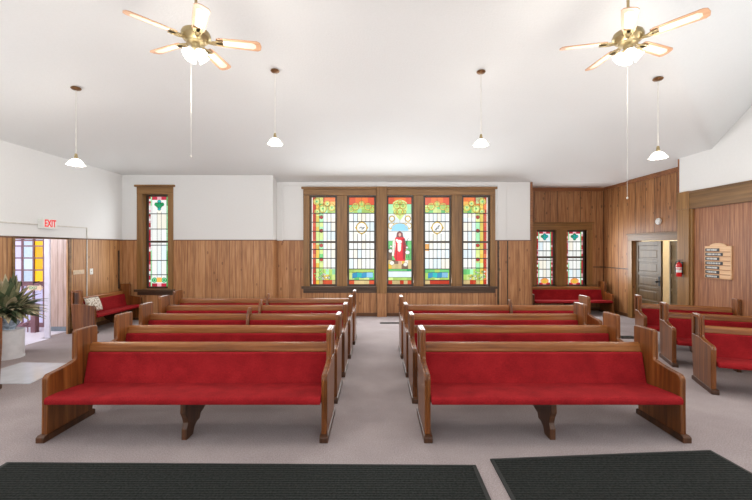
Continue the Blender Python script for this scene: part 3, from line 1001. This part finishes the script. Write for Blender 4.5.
la = door_leaf('door_1', 0.86, DZ - 0.02, 5)
la.location = (XA + 0.05, DD1 - 0.03, 0); la.rotation_euler = (0, 0, PI)
la.location.x += 0.042
q = MB(); q.box(0.042, 0.05, 0.78, 0.83, 0.90, 1.12); q.tube([(0.05, 0.805, 1.0), (0.09, 0.805, 1.0)], 0.012); q.lathe([(0.0, -.028), (.026, -.016), (.03, 0), (.026, .016), (0, .028)], 0.105, 0.805, 1.0, 12)
q.build('door_handle', M['vent'], la, smooth=True)
lb = door_leaf('door_2', 0.75, DZ - 0.02, 5)
lb.location = (XA + 0.01, DD0 + 0.005, 0); lb.rotation_euler = (0, 0, -math.radians(23.4))
q = MB(); q.box(-0.004, 0.046, 0.70, 0.756, 0.01, DZ - 0.02)
q.build('leaf_edge', M['label_white'], lb)

# ------------------------------------------------------------------ pews
def arc(cx, cy, r, a0, a1, n=5):
    return [(cx + r * math.cos(math.radians(a0 + (a1 - a0) * i / n)), cy + r * math.sin(math.radians(a0 + (a1 - a0) * i / n))) for i in range(n + 1)]


HP = 0.948
ARM = [(0.035, 0.03), (0.04, 0.30)] + arc(0.09, 0.555, 0.05, 180, 95) + [(0.20, 0.615), (0.32, 0.632), (0.36, 0.642)]
END = (ARM + [(0.38, 0.653), (0.385, 0.68), (0.388, 0.90)] + arc(0.41, 0.925, 0.02, 175, 95, 3) + [(0.52, HP), (0.63, 0.945)] + arc(0.65, 0.92, 0.025, 80, 0, 3) + [(0.67, 0.60), (0.60, 0.03)])


def make_pew(x0, x1, d, label, group, rz=0.0, cx=None, dividers=(), tint=None, support=True, inset=(True, True)):
    """a pew between world x0..x1 with its front edge at d (or centred on cx, turned by rz)"""
    L = x1 - x0
    root = empty('church_pew', ((x0 + x1) / 2 if cx is None else cx, d, 0), rz)
    tag(root, label, 'pew', group)
    h, t = L / 2, 0.055
    for s in (-1, 1):
        q = MB()
        a, b_ = (s * h, s * (h - t)) if s < 0 else (h - t, h)
        out = s * h
        inner = s * (h - t)
        if inset[0 if s < 0 else 1]:
            # the outer face carries a shallow upright recess in the post
            core = sorted((inner, out - s * 0.022))
            q.prism(END, core[0], core[1], 'x')
            sk = sorted((out - s * 0.022, out))
            q.prism(ARM + [(0.40, 0.65), (0.66, 0.65), (0.66, 0.60), (0.60, 0.03)], sk[0], sk[1], 'x')
            q.prism([(0.385, 0.65), (0.455, 0.65), (0.455, 0.945), (0.41, 0.945), (0.39, 0.925)], sk[0], sk[1], 'x')
            q.prism([(0.455, 0.895), (0.60, 0.895), (0.60, 0.945), (0.455, 0.945)], sk[0], sk[1], 'x')
            q.prism([(0.60, 0.65), (0.66, 0.65), (0.665, 0.92), (0.64, 0.945), (0.60, 0.946)], sk[0], sk[1], 'x')
        else:
            q.prism(END, min(a, b_), max(a, b_), 'x')
        e = q.build('end_panel', M['oak_z'], root, bevel=0.007)
        if inset[0 if s < 0 else 1]:
            q = MB(); k0, k1_ = sorted((out - s * 0.022, out - s * 0.019)); q.box(k0, k1_, 0.457, 0.598, 0.652, 0.893)
            q.build('recess_shade', M['oak_dark'], e)  # thin dark sheet puts shade into the shallow recess
        q = MB(); w0, w1_ = sorted((s * (h - t - 0.012), s * (h + 0.012)))
        q.prism([(-0.012, 0.0), (-0.012, 0.05), (0.012, 0.062), (0.60, 0.062), (0.625, 0.05), (0.625, 0.0)], w0, w1_, 'x')
        q.build('foot_block', M['oak_dark'], e, bevel=0.006)
    i0, i1 = -h + t, h - t
    # seat board and cushion
    q = MB(); q.prism([(0.075, 0.338), (0.55, 0.315), (0.55, 0.335), (0.075, 0.356)], i0, i1, 'x')
    q.build('seat_board', M['oak_shelf'], root, bevel=0.003)
    cs = [i0] + [dv for dv in dividers] + [i1]
    for a, b_ in zip(cs[:-1], cs[1:]):
        ga, gb = (0.004 if a == i0 else 0.022), (0.004 if b_ == i1 else 0.022)
        q = MB()
        q.prism([(-0.005, 0.346)] + arc(0.024, 0.378, 0.034, 200, 90, 5) + [(0.12, 0.412), (0.30, 0.398), (0.50, 0.378), (0.50, 0.338), (0.06, 0.354)], a + ga, b_ - gb, 'x')
        q.build('seat_cushion', M['red'], root, bevel=0.008, smooth=True)
        q = MB()
        q.prism([(0.462, 0.376), (0.49, 0.49), (0.526, 0.655)] + arc(0.546, 0.661, 0.022, 170, 60, 4) + [(0.572, 0.665), (0.53, 0.376)], a + ga, b_ - gb, 'x')
        q.build('back_cushion', M['red'], root, bevel=0.008, smooth=True)
    q = MB(); q.prism([(0.532, 0.335), (0.572, 0.64), (0.60, 0.64), (0.556, 0.335)], i0, i1, 'x')
    q.build('back_board', M['oak_x'], root)
    q = MB(); q.prism([(0.562, 0.625), (0.570, 0.68), (0.562, 0.683), (0.566, 0.747), (0.576, 0.765), (0.608, 0.775), (0.630, 0.767), (0.630, 0.745), (0.606, 0.625)], i0, i1, 'x')
    q.build('top_rail', M['oak_x'], root, bevel=0.005)
    if support:
        for sx in ([0.0] if L < 2.8 and not dividers else ([0.0] if not dividers else [-(L / 4), L / 4])):
            q = MB(); sx0 = sx + random.uniform(-.02, .02)
            prof = [(0.05, 0.0), (0.17, 0.0), (0.20, 0.06), (0.25, 0.085), (0.31, 0.09), (0.33, 0.135), (0.39, 0.15), (0.45, 0.17), (0.49, 0.21), (0.53, 0.24), (0.545, 0.316), (0.03, 0.338), (0.025, 0.26), (0.06, 0.20), (0.075, 0.15), (0.05, 0.10)]
            q.prism(prof, sx0 - 0.026, sx0 + 0.026, 'x')
            q.build('center_support', M['oak_dark'], root, bevel=0.004)
    for dv in dividers:
        q = MB(); q.prism([(0.44, 0.42), (0.50, 0.70), (0.535, 0.82), (0.57, 0.865), (0.62, 0.87), (0.65, 0.84), (0.64, 0.70), (0.58, 0.42)], dv - 0.02, dv + 0.02, 'x')
        q.prism([(0.06, 0.35), (0.06, 0.43), (0.14, 0.445), (0.50, 0.43), (0.50, 0.35)], dv - 0.018, dv + 0.018, 'x')
        q.build('divider', M['oak_z'], root, bevel=0.006)
    return root


GL_, GR_ = 'pews left of the aisle', 'pews right of the aisle'
SP = 0.88
rows_l = [(-3.09, -0.45, None), (-3.27, -0.45, None), (-3.51, -0.435, -1.94), (-3.73, -0.415, -2.03), (-3.95, -0.395, -2.15)]
lab_l = ['oak pew with red cushions nearest the camera, left of the centre aisle', 'red cushioned oak pew second from the front, left of the aisle',
         'divided oak pew with red cushions, middle of the five left of the aisle', 'divided oak pew with red cushions, fourth from the front left of the aisle',
         'divided oak pew with red cushions, rearmost of those left of the aisle']
for i, (a, b_, dv) in enumerate(rows_l):
    make_pew(a, b_, 3.47 + SP * i, lab_l[i], GL_, dividers=() if dv is None else (dv - (a + b_) / 2,))
rows_r = [(0.45, 2.865, None), (0.425, 3.05, None), (0.42, 3.12, None), (0.41, 3.67, 2.36)]
lab_r = ['oak pew with red cushions nearest the camera, right of the centre aisle', 'red cushioned oak pew second from the front, right of the aisle',
         'red cushioned oak pew third from the front, right of the aisle', 'divided red cushioned oak pew, rearmost of those right of the aisle']
for i, (a, b_, dv) in enumerate(rows_r):
    make_pew(a, b_, 3.47 + SP * i, lab_r[i], GR_, dividers=() if dv is None else (dv - (a + b_) / 2,))
# angled side section on the right: turned clockwise, facing the front centre
ANG = math.radians(-21.5)
def side_pew(fx, fd, L, rz, label, group, right=False):
    """fx, fd = floor position of the visible front corner (left end, or right end when right=True)"""
    s = -1 if right else 1
    c = Vector((math.cos(rz), math.sin(rz))) * (L / 2) * s
    p_ = make_pew(0, L, fd + c.y, label, group, rz, fx + c.x)
    p_.scale = (1, 0.95, 0.955)
side_pew(4.09, 4.62, 1.85, ANG, 'angled oak pew with red cushions nearest the camera in the right side section', 'angled pews by the right wall')
side_pew(4.44, 5.68, 1.62, ANG, 'angled oak pew with red cushions, middle of three in the right side section', 'angled pews by the right wall')
side_pew(4.70, 6.66, 1.48, ANG, 'short angled oak pew with red cushions, rearmost in the right side section', 'angled pews by the right wall')
side_pew(-4.54, 4.27, 1.5, -ANG, 'oak pew end cut off at the left picture edge, before the plant pedestal', 'angled pews by the left wall', True)
# pew along the left wall, facing right
q = make_pew(0, 1.62, 0, 'oak pew with red cushions backed against the left panelled wall', 'pews along the walls', PI / 2)
q.location = (-5.79, 7.86 + 0.80, 0); q.scale = (0.985, 0.80, 0.95)
q = make_pew(4.18, 6.36, 10.10, 'oak pew with red cushions under the paired windows in the rear alcove', 'pews along the walls')
q.scale = (1, 1, 0.90)

# cushion on the wall pew
q = MB()
n = 9
for i in range(n):
    for j in range(n):
        pass
def pillow(name, w, h, t):
    bm = bmesh.new()
    N = 14
    vs = {}
    for sd in (1, -1):
        for i in range(N + 1):
            for j in range(N + 1):
                u, v_ = i / N * 2 - 1, j / N * 2 - 1
                if sd == -1 and (i in (0, N) or j in (0, N)):
                    vs[sd, i, j] = vs[1, i, j]; continue
                pin = 1 - 0.08 * (u * u * v_ * v_)
                th = t / 2 * (1 - abs(u) ** 2.6) ** .6 * (1 - abs(v_) ** 2.6) ** .6
                vs[sd, i, j] = bm.verts.new((u * w / 2 * (1 - .07 * (1 - v_ * v_)) * pin, sd * th, v_ * h / 2 * (1 - .07 * (1 - u * u)) * pin))
    for sd in (1, -1):
        for i in range(N):
            for j in range(N):
                f_ = [vs[sd, i, j], vs[sd, i + 1, j], vs[sd, i + 1, j + 1], vs[sd, i, j + 1]]
                try: bm.faces.new(f_ if sd == 1 else f_[::-1])
                except ValueError: pass
    bmesh.ops.recalc_face_normals(bm, faces=bm.faces)
    me = bpy.data.meshes.new(name); bm.to_mesh(me); bm.free()
    me.materials.append(M['pillow'])
    me.polygons.foreach_set('use_smooth', [True] * len(me.polygons))
    o = bpy.data.objects.new(name, me); COL.objects.link(o)
    return o
p = pillow('throw_pillow', 0.44, 0.34, 0.13)
p.location = (-6.09, 8.20, 0.565); p.rotation_euler = (math.radians(-20), 0, PI / 2)
tag(p, 'pale patterned throw pillow on the red pew by the left wall', 'pillow')

# ------------------------------------------------------------------ mats, floor grilles, floor sheet
def mat_rug(name, pts, label):
    root = tag(empty(name, (sum(p[0] for p in pts) / 4, sum(p[1] for p in pts) / 4, 0)), label, 'rug', 'dark ribbed floor mats')
    q = MB(); q.prism(pts, 0.0, 0.010, 'z'); at(q.build('mat', M['mat'], root, bevel=0.003), root)
    c = Vector((sum(p[0] for p in pts) / len(pts), sum(p[1] for p in pts) / len(pts)))
    q = MB()
    for i in range(len(pts)):
        a, b_ = Vector(pts[i]), Vector(pts[(i + 1) % len(pts)])
        a2, b2 = a + (c - a).normalized() * 0.035, b_ + (c - b_).normalized() * 0.035
        q.prism([tuple(a), tuple(b_), tuple(b2), tuple(a2)], 0.0, 0.0125, 'z')
    at(q.build('edging', M['mat_edge'], root, bevel=0.002), root)
mat_rug('floor_mat', [(-3.06, 1.7), (0.80, 1.7), (0.815, 3.10), (-3.05, 3.14)], 'long dark ribbed floor mat, left one before the front pews')
mat_rug('floor_mat', [(0.95, 1.7), (3.05, 1.78), (2.93, 3.33), (0.957, 3.19)], 'dark ribbed floor mat, right one before the front pews')
for (x0, x1, d0, d1_, lb_) in ((wx(380, 9.0), wx(402, 9.0), 8.93, 9.08, 'black slotted floor grille at the far end of the centre aisle'),
                               (wx(619, 7.55), wx(636, 7.55), 7.45, 7.68, 'black slotted floor grille between the right pews and the alcove door')):
    r = tag(empty('floor_grille', ((x0 + x1) / 2, (d0 + d1_) / 2, 0)), lb_, 'floor vent', 'black floor grilles')
    q = MB(); q.box(x0, x1, d0, d0 + .02, 0, .008); q.box(x0, x1, d1_ - .02, d1_, 0, .008); q.box(x0, x0 + .02, d0, d1_, 0, .008); q.box(x1 - .02, x1, d0, d1_, 0, .008)
    q.box(x0, x1, d0, d1_, 0, 0.002)
    at(q.build('frame', M['vent'], r), r)
    q = MB(); n = 14
    for i in range(n):
        x = x0 + .02 + (x1 - x0 - .04) * (i + .5) / n
        q.box(x - .006, x + .006, d0 + .02, d1_ - .02, .002, .007)
    at(q.build('louver', M['vent'], r), r)
q = MB(); q.prism([(-5.55, 4.97), (-4.53, 4.97), (-4.70, 5.86), (-5.50, 5.90)], 0, 0.006, 'z')
tag(q.build('floor_sheet', M['mat_clear'], None, bevel=0.002), 'pale glossy protective sheet lying on the carpet by the plant pedestal', 'floor mat')

# ------------------------------------------------------------------ plant and pedestal
PX, PD = -5.98, 6.18
q = MB(); q.lathe([(0.205, 0.0), (0.205, 0.03), (0.20, 0.035), (0.20, 0.43), (0.206, 0.435), (0.206, 0.45), (0.195, 0.46), (0.0, 0.46)], PX, PD, 0, 40)
tag(q.build('pedestal', M['pedestal'], None, smooth=True), 'round white pedestal under the potted plant by the doorway', 'pedestal')
pl = tag(empty('potted_plant', (PX, PD, 0.46)), 'leafy variegated plant in a grey blue bowl on the white pedestal', 'potted plant')
q = MB(); q.lathe([(0.06, 0.0), (0.09, 0.0), (0.085, 0.015), (0.13, 0.07), (0.165, 0.15), (0.17, 0.21), (0.175, 0.215), (0.16, 0.22), (0.15, 0.19), (0.0, 0.185)], 0, 0, 0, 32)
q.build('pot', M['pot'], pl, smooth=True)
q = MB(); q.lathe([(0.15, 0.186), (0.0, 0.20)], 0, 0, 0, 20)
q.build('soil', M['soil'], pl)
q = MB(); rr = random.Random(11)
for i in range(190):
    az = rr.uniform(0, 2 * PI); el = rr.uniform(0.2, 1.5); Ln = rr.uniform(0.30, 0.52) + 0.14 * el; wd = rr.uniform(0.035, 0.068)
    if i % 6 == 0: az = rr.uniform(-0.9, 0.5); el = rr.uniform(0.2, 0.7); Ln = rr.uniform(.45, .56)
    out = Vector((math.cos(az), math.sin(az), 0)); side = Vector((-math.sin(az), math.cos(az), 0))
    p0 = Vector((out.x * 0.04, out.y * 0.04, 0.19 + rr.uniform(0, .12)))
    dr = out * math.cos(el) + Vector((0, 0, math.sin(el)))
    pts = []
    for k in range(6):
        t = k / 5
        pts.append(p0 + dr * (Ln * t) - Vector((0, 0, 1)) * (0.16 * t * t * Ln / .4) * math.cos(el))
    pts = [Vector((max(p_.x, -0.30), p_.y, p_.z)) for p_ in pts]
    wds = [0.25, 0.8, 1.0, 0.85, 0.5, 0.02]
    n0 = len(q.v)
    for k, p_ in enumerate(pts):
        up = Vector((0, 0, 0.012 * wds[k]))
        q.v += [tuple(p_ - side * wd * wds[k] + up), tuple(p_), tuple(p_ + side * wd * wds[k] + up)]
    for k in range(5):
        a = n0 + k * 3
        for c in (0, 1):
            q.f.append([a + c, a + c + 1, a + c + 4, a + c + 3]); q.mi.append(0)
fo = q.build('foliage', M['leaf'], pl, normals=False)
md = fo.modifiers.new('Solid', 'SOLIDIFY'); md.thickness = 0.002

# ------------------------------------------------------------------ pendants
def make_pendant(cz, lz):
    root = empty('pendant_lamp')
    q = MB(); q.lathe([(0.0, 0.012), (0.062, 0.008), (0.068, -0.006), (0.055, -0.022), (0.02, -0.03), (0.0, -0.034)], 0, 0, 0, 20); q.build('canopy', M['bronze'], root, smooth=True)
    D = cz - lz
    q = MB(); q.tube([(0, 0, -0.02), (0, 0, -D + 0.1)], 0.005, 6); q.build('cord', M['cord'], root)
    q = MB(); q.lathe([(0.0, -D + 0.14), (0.016, -D + 0.135), (0.022, -D + 0.10), (0.03, -D + 0.05), (0.0, -D + 0.045)], 0, 0, 0, 14); q.build('socket', M['brass'], root, smooth=True)
    q = MB(); pr = [(0.028, 0.06), (0.05, 0.05), (0.078, 0.025), (0.095, -0.01), (0.115, -0.035)]
    q.lathe([(r, z - D) for r, z in pr] + [(r - .004, z - D - .002) for r, z in pr[::-1]], 0, 0, 0, 48, scallop=(3, 4, 5, 6)); q.build('shade', M['shade'], root, smooth=True)
    q = MB(); q.lathe([(0.0, 0.045 - D), (0.02, 0.04 - D), (0.042, -0.01 - D), (0.036, -0.04 - D), (0.0, -0.055 - D)], 0, 0, 0, 16); q.build('bulb', M['bulb'], root, smooth=True)
    return root
pend = [(76, 87, 5.60, zl, 0, 'hanging lamp with a scalloped glass shade nearest the left wall'), (275, 64, 5.86, None, 1, 'hanging lamp with a scalloped shade left of the wide stained glass window'),
        (481, 63, 5.86, None, 1, 'hanging lamp with a scalloped shade above the right end of the wide window'), (658, 79, 5.43, zr, 2, 'hanging lamp with a scalloped glass shade nearest the alcove door')]
proto = make_pendant(1.10, 0.0)
PENDPOS = []
for i, (px, py, d, fn, kk, lb_) in enumerate(pend):
    x = wx(px, d); z = ceil_z(x, d)
    o = proto if i == 0 else dup(proto, (0, 0, 0))
    o.location = (x, d, z - 0.008)
    tag(o, lb_, 'pendant lamp', 'pendant lamps on long cords')
    PENDPOS.append((x, d, z - 1.12))

# ------------------------------------------------------------------ ceiling fans
def make_fan(rod, chain):
    root = empty('ceiling_fan')      # origin at the blade plane
    q = MB(); q.lathe([(0.0, 0.13), (0.03, 0.13), (0.07, 0.11), (0.128, 0.075), (0.138, 0.05), (0.138, 0.02), (0.115, -0.005), (0.09, -0.02), (0.085, -0.035), (0.045, -0.05), (0.04, -0.085), (0.06, -0.10), (0.05, -0.125), (0.0, -0.13)], 0, 0, 0, 32)
    mo = q.build('motor_housing', M['brass'], root, smooth=True)
    q = MB(); q.tube([(0, 0, 0.12), (0, 0, rod)], 0.013, 10); q.build('down_rod', M['brass'], root, smooth=True)
    q = MB(); q.lathe([(0.0, rod + .0), (0.06, rod), (0.065, rod - .03), (0.04, rod - .08), (0.0, rod - .09)], 0, 0, 0, 20); q.build('canopy', M['brass'], root, smooth=True)
    pitch = math.radians(-13)
    for k in range(5):
        rot = Matrix.Rotation(k * 2 * PI / 5, 4, 'Z')
        q = MB(); prof = [(0.19, -0.045), (0.22, -0.056), (0.38, -0.064), (0.585, -0.069), (0.615, -0.05), (0.625, 0.0), (0.615, 0.05), (0.585, 0.069), (0.38, 0.064), (0.22, 0.056), (0.19, 0.045)]
        q.prism(prof, -0.004, 0.004, 'z')
        b_ = q.build('blade', M['blade'], root, bevel=0.002)
        b_.matrix_local = rot @ Matrix.Rotation(pitch, 4, 'X')
        q = MB(); q.prism([(0.25, -0.032), (0.54, -0.042), (0.57, -0.02), (0.57, 0.02), (0.54, 0.042), (0.25, 0.032)], -0.0055, -0.0035, 'z')
        q.build('cane_inset', M['cane'], b_)
        q = MB(); q.box(0.06, 0.25, -0.016, 0.016, -0.014, -0.007); q.box(0.19, 0.25, -0.042, 0.042, -0.014, -0.007)
        q.tube([(0.10, 0, -0.02), (0.16, 0.03, -0.016), (0.21, 0.032, -0.012)], 0.006, 6); q.tube([(0.10, 0, -0.02), (0.16, -0.03, -0.016), (0.21, -0.032, -0.012)], 0.006, 6)
        a = q.build('blade_iron', M['brass'], root)
        a.matrix_local = rot
    for k in range(4):
        an = math.radians(45 + 90 * k)
        tilt = Matrix.Rotation(an, 4, 'Z') @ Matrix.Rotation(math.radians(-48), 4, 'Y')
        q = MB(); p = tilt @ Vector((0, 0, -0.05)); q.tube([(0, 0, -0.09), tuple(p * .8 + Vector((0, 0, -.085))), tuple(p + Vector((0, 0, -.09)))], 0.010, 8)
        arm = q.build('lamp_arm', M['brass'], root)
        off = Vector((0, 0, -0.09))
        q = MB(); pr = [(0.022, -0.045), (0.036, -0.06), (0.046, -0.085), (0.046, -0.11), (0.056, -0.13)]
        prof = pr + [(r - .003, z) for r, z in pr[::-1]]
        q.lathe(prof, off.x, off.y, off.z, 32, rot=tilt.to_3x3(), scallop=(4, 5)); q.build('lamp_shade', M['shade'], arm, smooth=True)
        q = MB(); q.lathe([(0.0, -0.05), (0.018, -0.06), (0.03, -0.09), (0.026, -0.112), (0.0, -0.125)], off.x, off.y, off.z, 14, rot=tilt.to_3x3()); q.build('bulb', M['bulb'], arm, smooth=True)
    q = MB(); q.tube([(-0.04, -0.02, -0.11), (-0.04, -0.02, -chain)], 0.002, 6); q.lathe([(0, -chain), (.008, -chain - .005), (.008, -chain - .02), (0, -chain - .025)], -0.04, -.02, 0, 8)
    q.build('pull_chain', M['cord'], root)
    return root
FANS = []
for (px, by, d, base, ch, lb_) in ((196, 40, 3.77, 12, 1.15, 'five blade ceiling fan with lit tulip shades, above the left pews'), (628, 41, 3.77, 22, 1.55, 'five blade ceiling fan with lit tulip shades, above the right pews')):
    x, z = wx(px, d), wz(by, d)
    ct = ceil_z(x, d)
    o = make_fan(ct - z, ch)
    o.location = (x, d, z); o.rotation_euler = (0, 0, math.radians(base))
    tag(o, lb_, 'ceiling fan', 'ceiling fans')
    FANS.append((x, d, z - 0.5))

# ------------------------------------------------------------------ wall fittings
# exit sign over the left doorway
e0, e1, ez = 7.14, 7.47, wz(224, 7.35)
ex = tag(empty('exit_sign', (XL, (e0 + e1) / 2, ez - .1)), 'white box exit sign with red letters on the wall above the left doorway', 'exit sign')
q = MB(); q.box(XL, XL + 0.10, e0, e1, ez - 0.095, ez + 0.095); at(q.build('housing', M['white_plastic'], ex, bevel=0.006), ex)
at(lettering('EXIT', 0.19, M['red_letters'], ex, Matrix.Translation((XL + 0.101, (e0 + e1) / 2, ez)) @ Matrix(((0, 0, 1, 0), (1, 0, 0, 0), (0, 1, 0, 0), (0, 0, 0, 1))), depth=.002, sx=.66), ex)
zc = wz(226, 7.6)
rw = tag(empty('cable_raceway', (XL, 8.35, 0.09)), 'thin white cable raceway from the exit sign along and down the left wall', 'cable')
q = MB(); q.box(XL, XL + 0.016, 8.34, 8.36, 0.09, zc + .01); at(q.build('drop', M['cord'], rw, bevel=0.002), rw)
q = MB(); q.box(XL, XL + 0.016, e1 + .002, 8.34, zc - 0.01, zc + 0.01); at(q.build('run', M['cord'], rw, bevel=0.002), rw)
q = MB(); q.box(XL, XL + 0.016, 5.6, e0 - .002, zc - 0.01, zc + 0.01); at(q.build('run', M['cord'], rw, bevel=0.002), rw)
sw = tag(empty('light_switch', (XL, 8.48, 1.25)), 'white light switch on the left panelled wall beside the raceway', 'light switch')
q = MB(); q.box(XL, XL + 0.010, 8.44, 8.53, 1.19, 1.32); at(q.build('plate', M['white_plastic'], sw, bevel=0.003), sw)
q = MB(); q.box(XL + 0.008, XL + 0.025, 8.475, 8.495, 1.24, 1.27); at(q.build('toggle', M['white_plastic'], sw, bevel=0.002), sw)
q = MB(); q.box(XL, XL + 0.012, 7.97, 8.27, 1.22, 1.31)
tag(q.build('wall_plaque', M['arrow'], None, bevel=0.003), 'small tan plaque on the left wall beside the doorway', 'plaque')
q = MB(); q.box(XL, XL + 0.02, 9.36, 9.40, 0.78, 1.72)
tag(q.build('wall_strip', M['dark_trim'], None, bevel=0.004), 'narrow dark upright strip on the left wall near the rear corner', 'wall strip')
# round alarm on the alcove wall
q = MB(); ry = Matrix.Rotation(-PI / 2, 3, 'Y')
q.lathe([(0.075, 0.0), (0.078, 0.015), (0.07, 0.04), (0.045, 0.055), (0.03, 0.07), (0.0, 0.075)], XA, 8.72, 2.39, 24, rot=ry)
tag(q.build('alarm_sounder', M['white_plastic'], None, smooth=True), 'round white alarm on the wood wall above the alcove door', 'alarm')
# fire extinguisher hanging on the casing
fx = tag(empty('fire_extinguisher', (XR - 0.10, 7.65, 1.20)), 'small red fire extinguisher hung on the wood casing by the door', 'fire extinguisher')
q = MB(); q.lathe([(0.0, 0.0), (0.043, 0.004), (0.048, 0.02), (0.048, 0.235), (0.041, 0.265), (0.02, 0.285), (0.02, 0.30), (0.0, 0.30)], 0, 0, 0, 24); q.build('cylinder', M['ext_red'], fx, smooth=True)
q = MB(); q.lathe([(0.0, 0.295), (0.018, 0.295), (0.018, 0.33), (0.0, 0.33)], 0, 0, 0, 12); q.box(-0.012, 0.012, -0.07, 0.03, 0.335, 0.345); q.box(-0.012, 0.012, -0.06, 0.03, 0.315, 0.322); q.build('handle', M['black'], fx)
q = MB(); q.lathe([(0.0485, 0.09), (0.0495, 0.09), (0.0495, 0.15), (0.0485, 0.15)], 0, 0, 0, 24); q.lathe([(0.0485, 0.168), (0.0495, 0.168), (0.0495, 0.19), (0.0485, 0.19)], 0, 0, 0, 24); q.build('label_band', M['label_white'], fx, smooth=True)
q = MB(); q.tube([(0, 0.015, 0.31), (-0.01, 0.07, 0.30), (-0.01, 0.095, 0.22), (-0.01, 0.085, 0.11), (-0.01, 0.07, 0.06)], 0.009, 8); q.build('hose', M['black'], fx, smooth=True)
q = MB(); q.box(0.05, 0.068, -0.02, 0.02, 0.05, 0.30); q.build('bracket', M['black'], fx)
# register board on the right wall
hb = tag(empty('register_board', (XR + 0.03, 6.91, 1.22)), 'light oak register board with black number cards on the right wall', 'register board')
bx1, bx0 = XR + 0.03, XR + 0.008
d0, d1_ = 6.64, 7.18
mid = (d0 + d1_) / 2
zb0, zb1 = 1.225, 1.815
q = MB()
prof = [(d0, zb0), (d0, zb1)] + [(d0 + 0.10, zb1)] + [(mid + 0.165 * math.cos(a), zb1 + 0.004 + 0.05 * math.sin(a)) for a in [math.radians(x) for x in (170, 150, 125, 100, 80, 55, 30, 10)]] + [(d1_ - 0.10, zb1), (d1_, zb1), (d1_, zb0)]
q.prism(prof, bx0, bx1, 'x')
at(q.build('back_board', M['board_oak'], hb, bevel=0.005), hb)
rh = (zb1 - 0.02 - zb0) / 7
rc_ = random.Random(5)
for i in range(7):
    z = zb1 - 0.03 - (i + 1) * rh
    q = MB(); q.box(bx0 - 0.012, bx0, d0 + 0.015, d1_ - 0.015, z, z + 0.014); at(q.build('rail', M['board_rail'], hb, bevel=0.002), hb)
    cl = (0.29, 0.36, 0.29, 0.36, 0.29, 0.29, 0.29)[i]
    q = MB(); q.box(bx0 - 0.005, bx0 - 0.001, d1_ - 0.02 - cl, d1_ - 0.02, z + 0.012, z + rh - 0.012); c_ = at(q.build('card', M['card'], hb), hb)
    q = MB(); t = d1_ - 0.055
    while t > d1_ - cl + 0.03:
        w = rc_.uniform(.008, .02)
        q.box(bx0 - 0.0058, bx0 - 0.005, t - w, t, z + 0.026, z + rh - 0.024); t -= w + rc_.uniform(.006, .012)
    o = q.build('card_print', M['label_white'], c_)

# ------------------------------------------------------------------ light
def light(name, kind, loc, energy, color=(1, 1, 1), **kw):
    l = bpy.data.lights.new(name, kind); l.energy = energy; l.color = color
    rot = kw.pop('rot', None)
    for k_, v_ in kw.items(): setattr(l, k_, v_)
    o = bpy.data.objects.new(name, l); o.location = loc
    if rot: o.rotation_euler = rot
    COL.objects.link(o)
    return o
warm = (1.0, 0.93, 0.83)
for i, p in enumerate(PENDPOS):
    light('pendant_light', 'POINT', p, 20, warm, shadow_soft_size=0.12)
for p in FANS:
    light('fan_light', 'POINT', p, 32, warm, shadow_soft_size=0.2)
# added area fills behind and beside the camera, standing in for unseen daylight
day = (0.94, 0.98, 1.0)
for (x, rz) in ((XL + 0.05, -PI / 2), (XR - 0.09, PI / 2)):
    for d in (-1.0, 3.2):
        light('added_fill', 'AREA', (x, d, 2.1), 75, day, shape='RECTANGLE', size=1.6, size_y=2.0, rot=(PI / 2 + 0.5, 0, rz))
for x in (-3.5, 0, 3.5):
    light('added_fill', 'AREA', (x, DF + 0.05, 2.2), 105, day, shape='RECTANGLE', size=2.0, size_y=2.2, rot=(PI / 2 + 0.8, 0, 0))
# daylight coming in through the stained glass
light('stained_glass_daylight', 'AREA', (wx(399.5, DC), DC - 0.12, 1.9), 125, day, shape='RECTANGLE', size=4.6, size_y=2.1, rot=(-PI / 2 + 0.12, 0, 0))
light('stained_glass_daylight', 'AREA', ((W1['x0'] + W1['x1']) / 2, DB - 0.1, 1.9), 10, day, shape='RECTANGLE', size=0.6, size_y=2.1, rot=(-PI / 2, 0, 0))
light('stained_glass_daylight', 'AREA', (wx(561, DA), DA - 0.12, 1.6), 35, day, shape='RECTANGLE', size=1.3, size_y=1.3, rot=(-PI / 2, 0, 0))
light('vestibule_light', 'POINT', (-8.0, 6.6, 2.1), 70, (0.93, 0.93, 1.0), shadow_soft_size=0.3)
light('side_room_light', 'POINT', (7.5, 9.6, 2.2), 40, (1, 1, 1), shadow_soft_size=0.2)

w = bpy.data.worlds.new('World'); S.world = w; w.use_nodes = True
w.node_tree.nodes['Background'].inputs[0].default_value = (0.8, 0.88, 1, 1)
w.node_tree.nodes['Background'].inputs[1].default_value = 0.6

# ------------------------------------------------------------------ camera
cam = bpy.data.cameras.new('Camera')
cam.sensor_width = 36.0; cam.sensor_fit = 'HORIZONTAL'; cam.lens = 36.0 * F / 752.0
cam.shift_y = (HY - 250.0) / 752.0
cam.clip_start = 0.05
co = bpy.data.objects.new('Camera', cam); co.location = (0, 0, CAMZ); co.rotation_euler = (PI / 2, 0, 0)
COL.objects.link(co); S.camera = co
vs_ = S.view_settings
S.display_settings.display_device = 'sRGB'
vs_.view_transform = 'Standard'; vs_.look = 'None'; vs_.gamma = 1.0; vs_.exposure = 0.6; vs_.use_curve_mapping = False
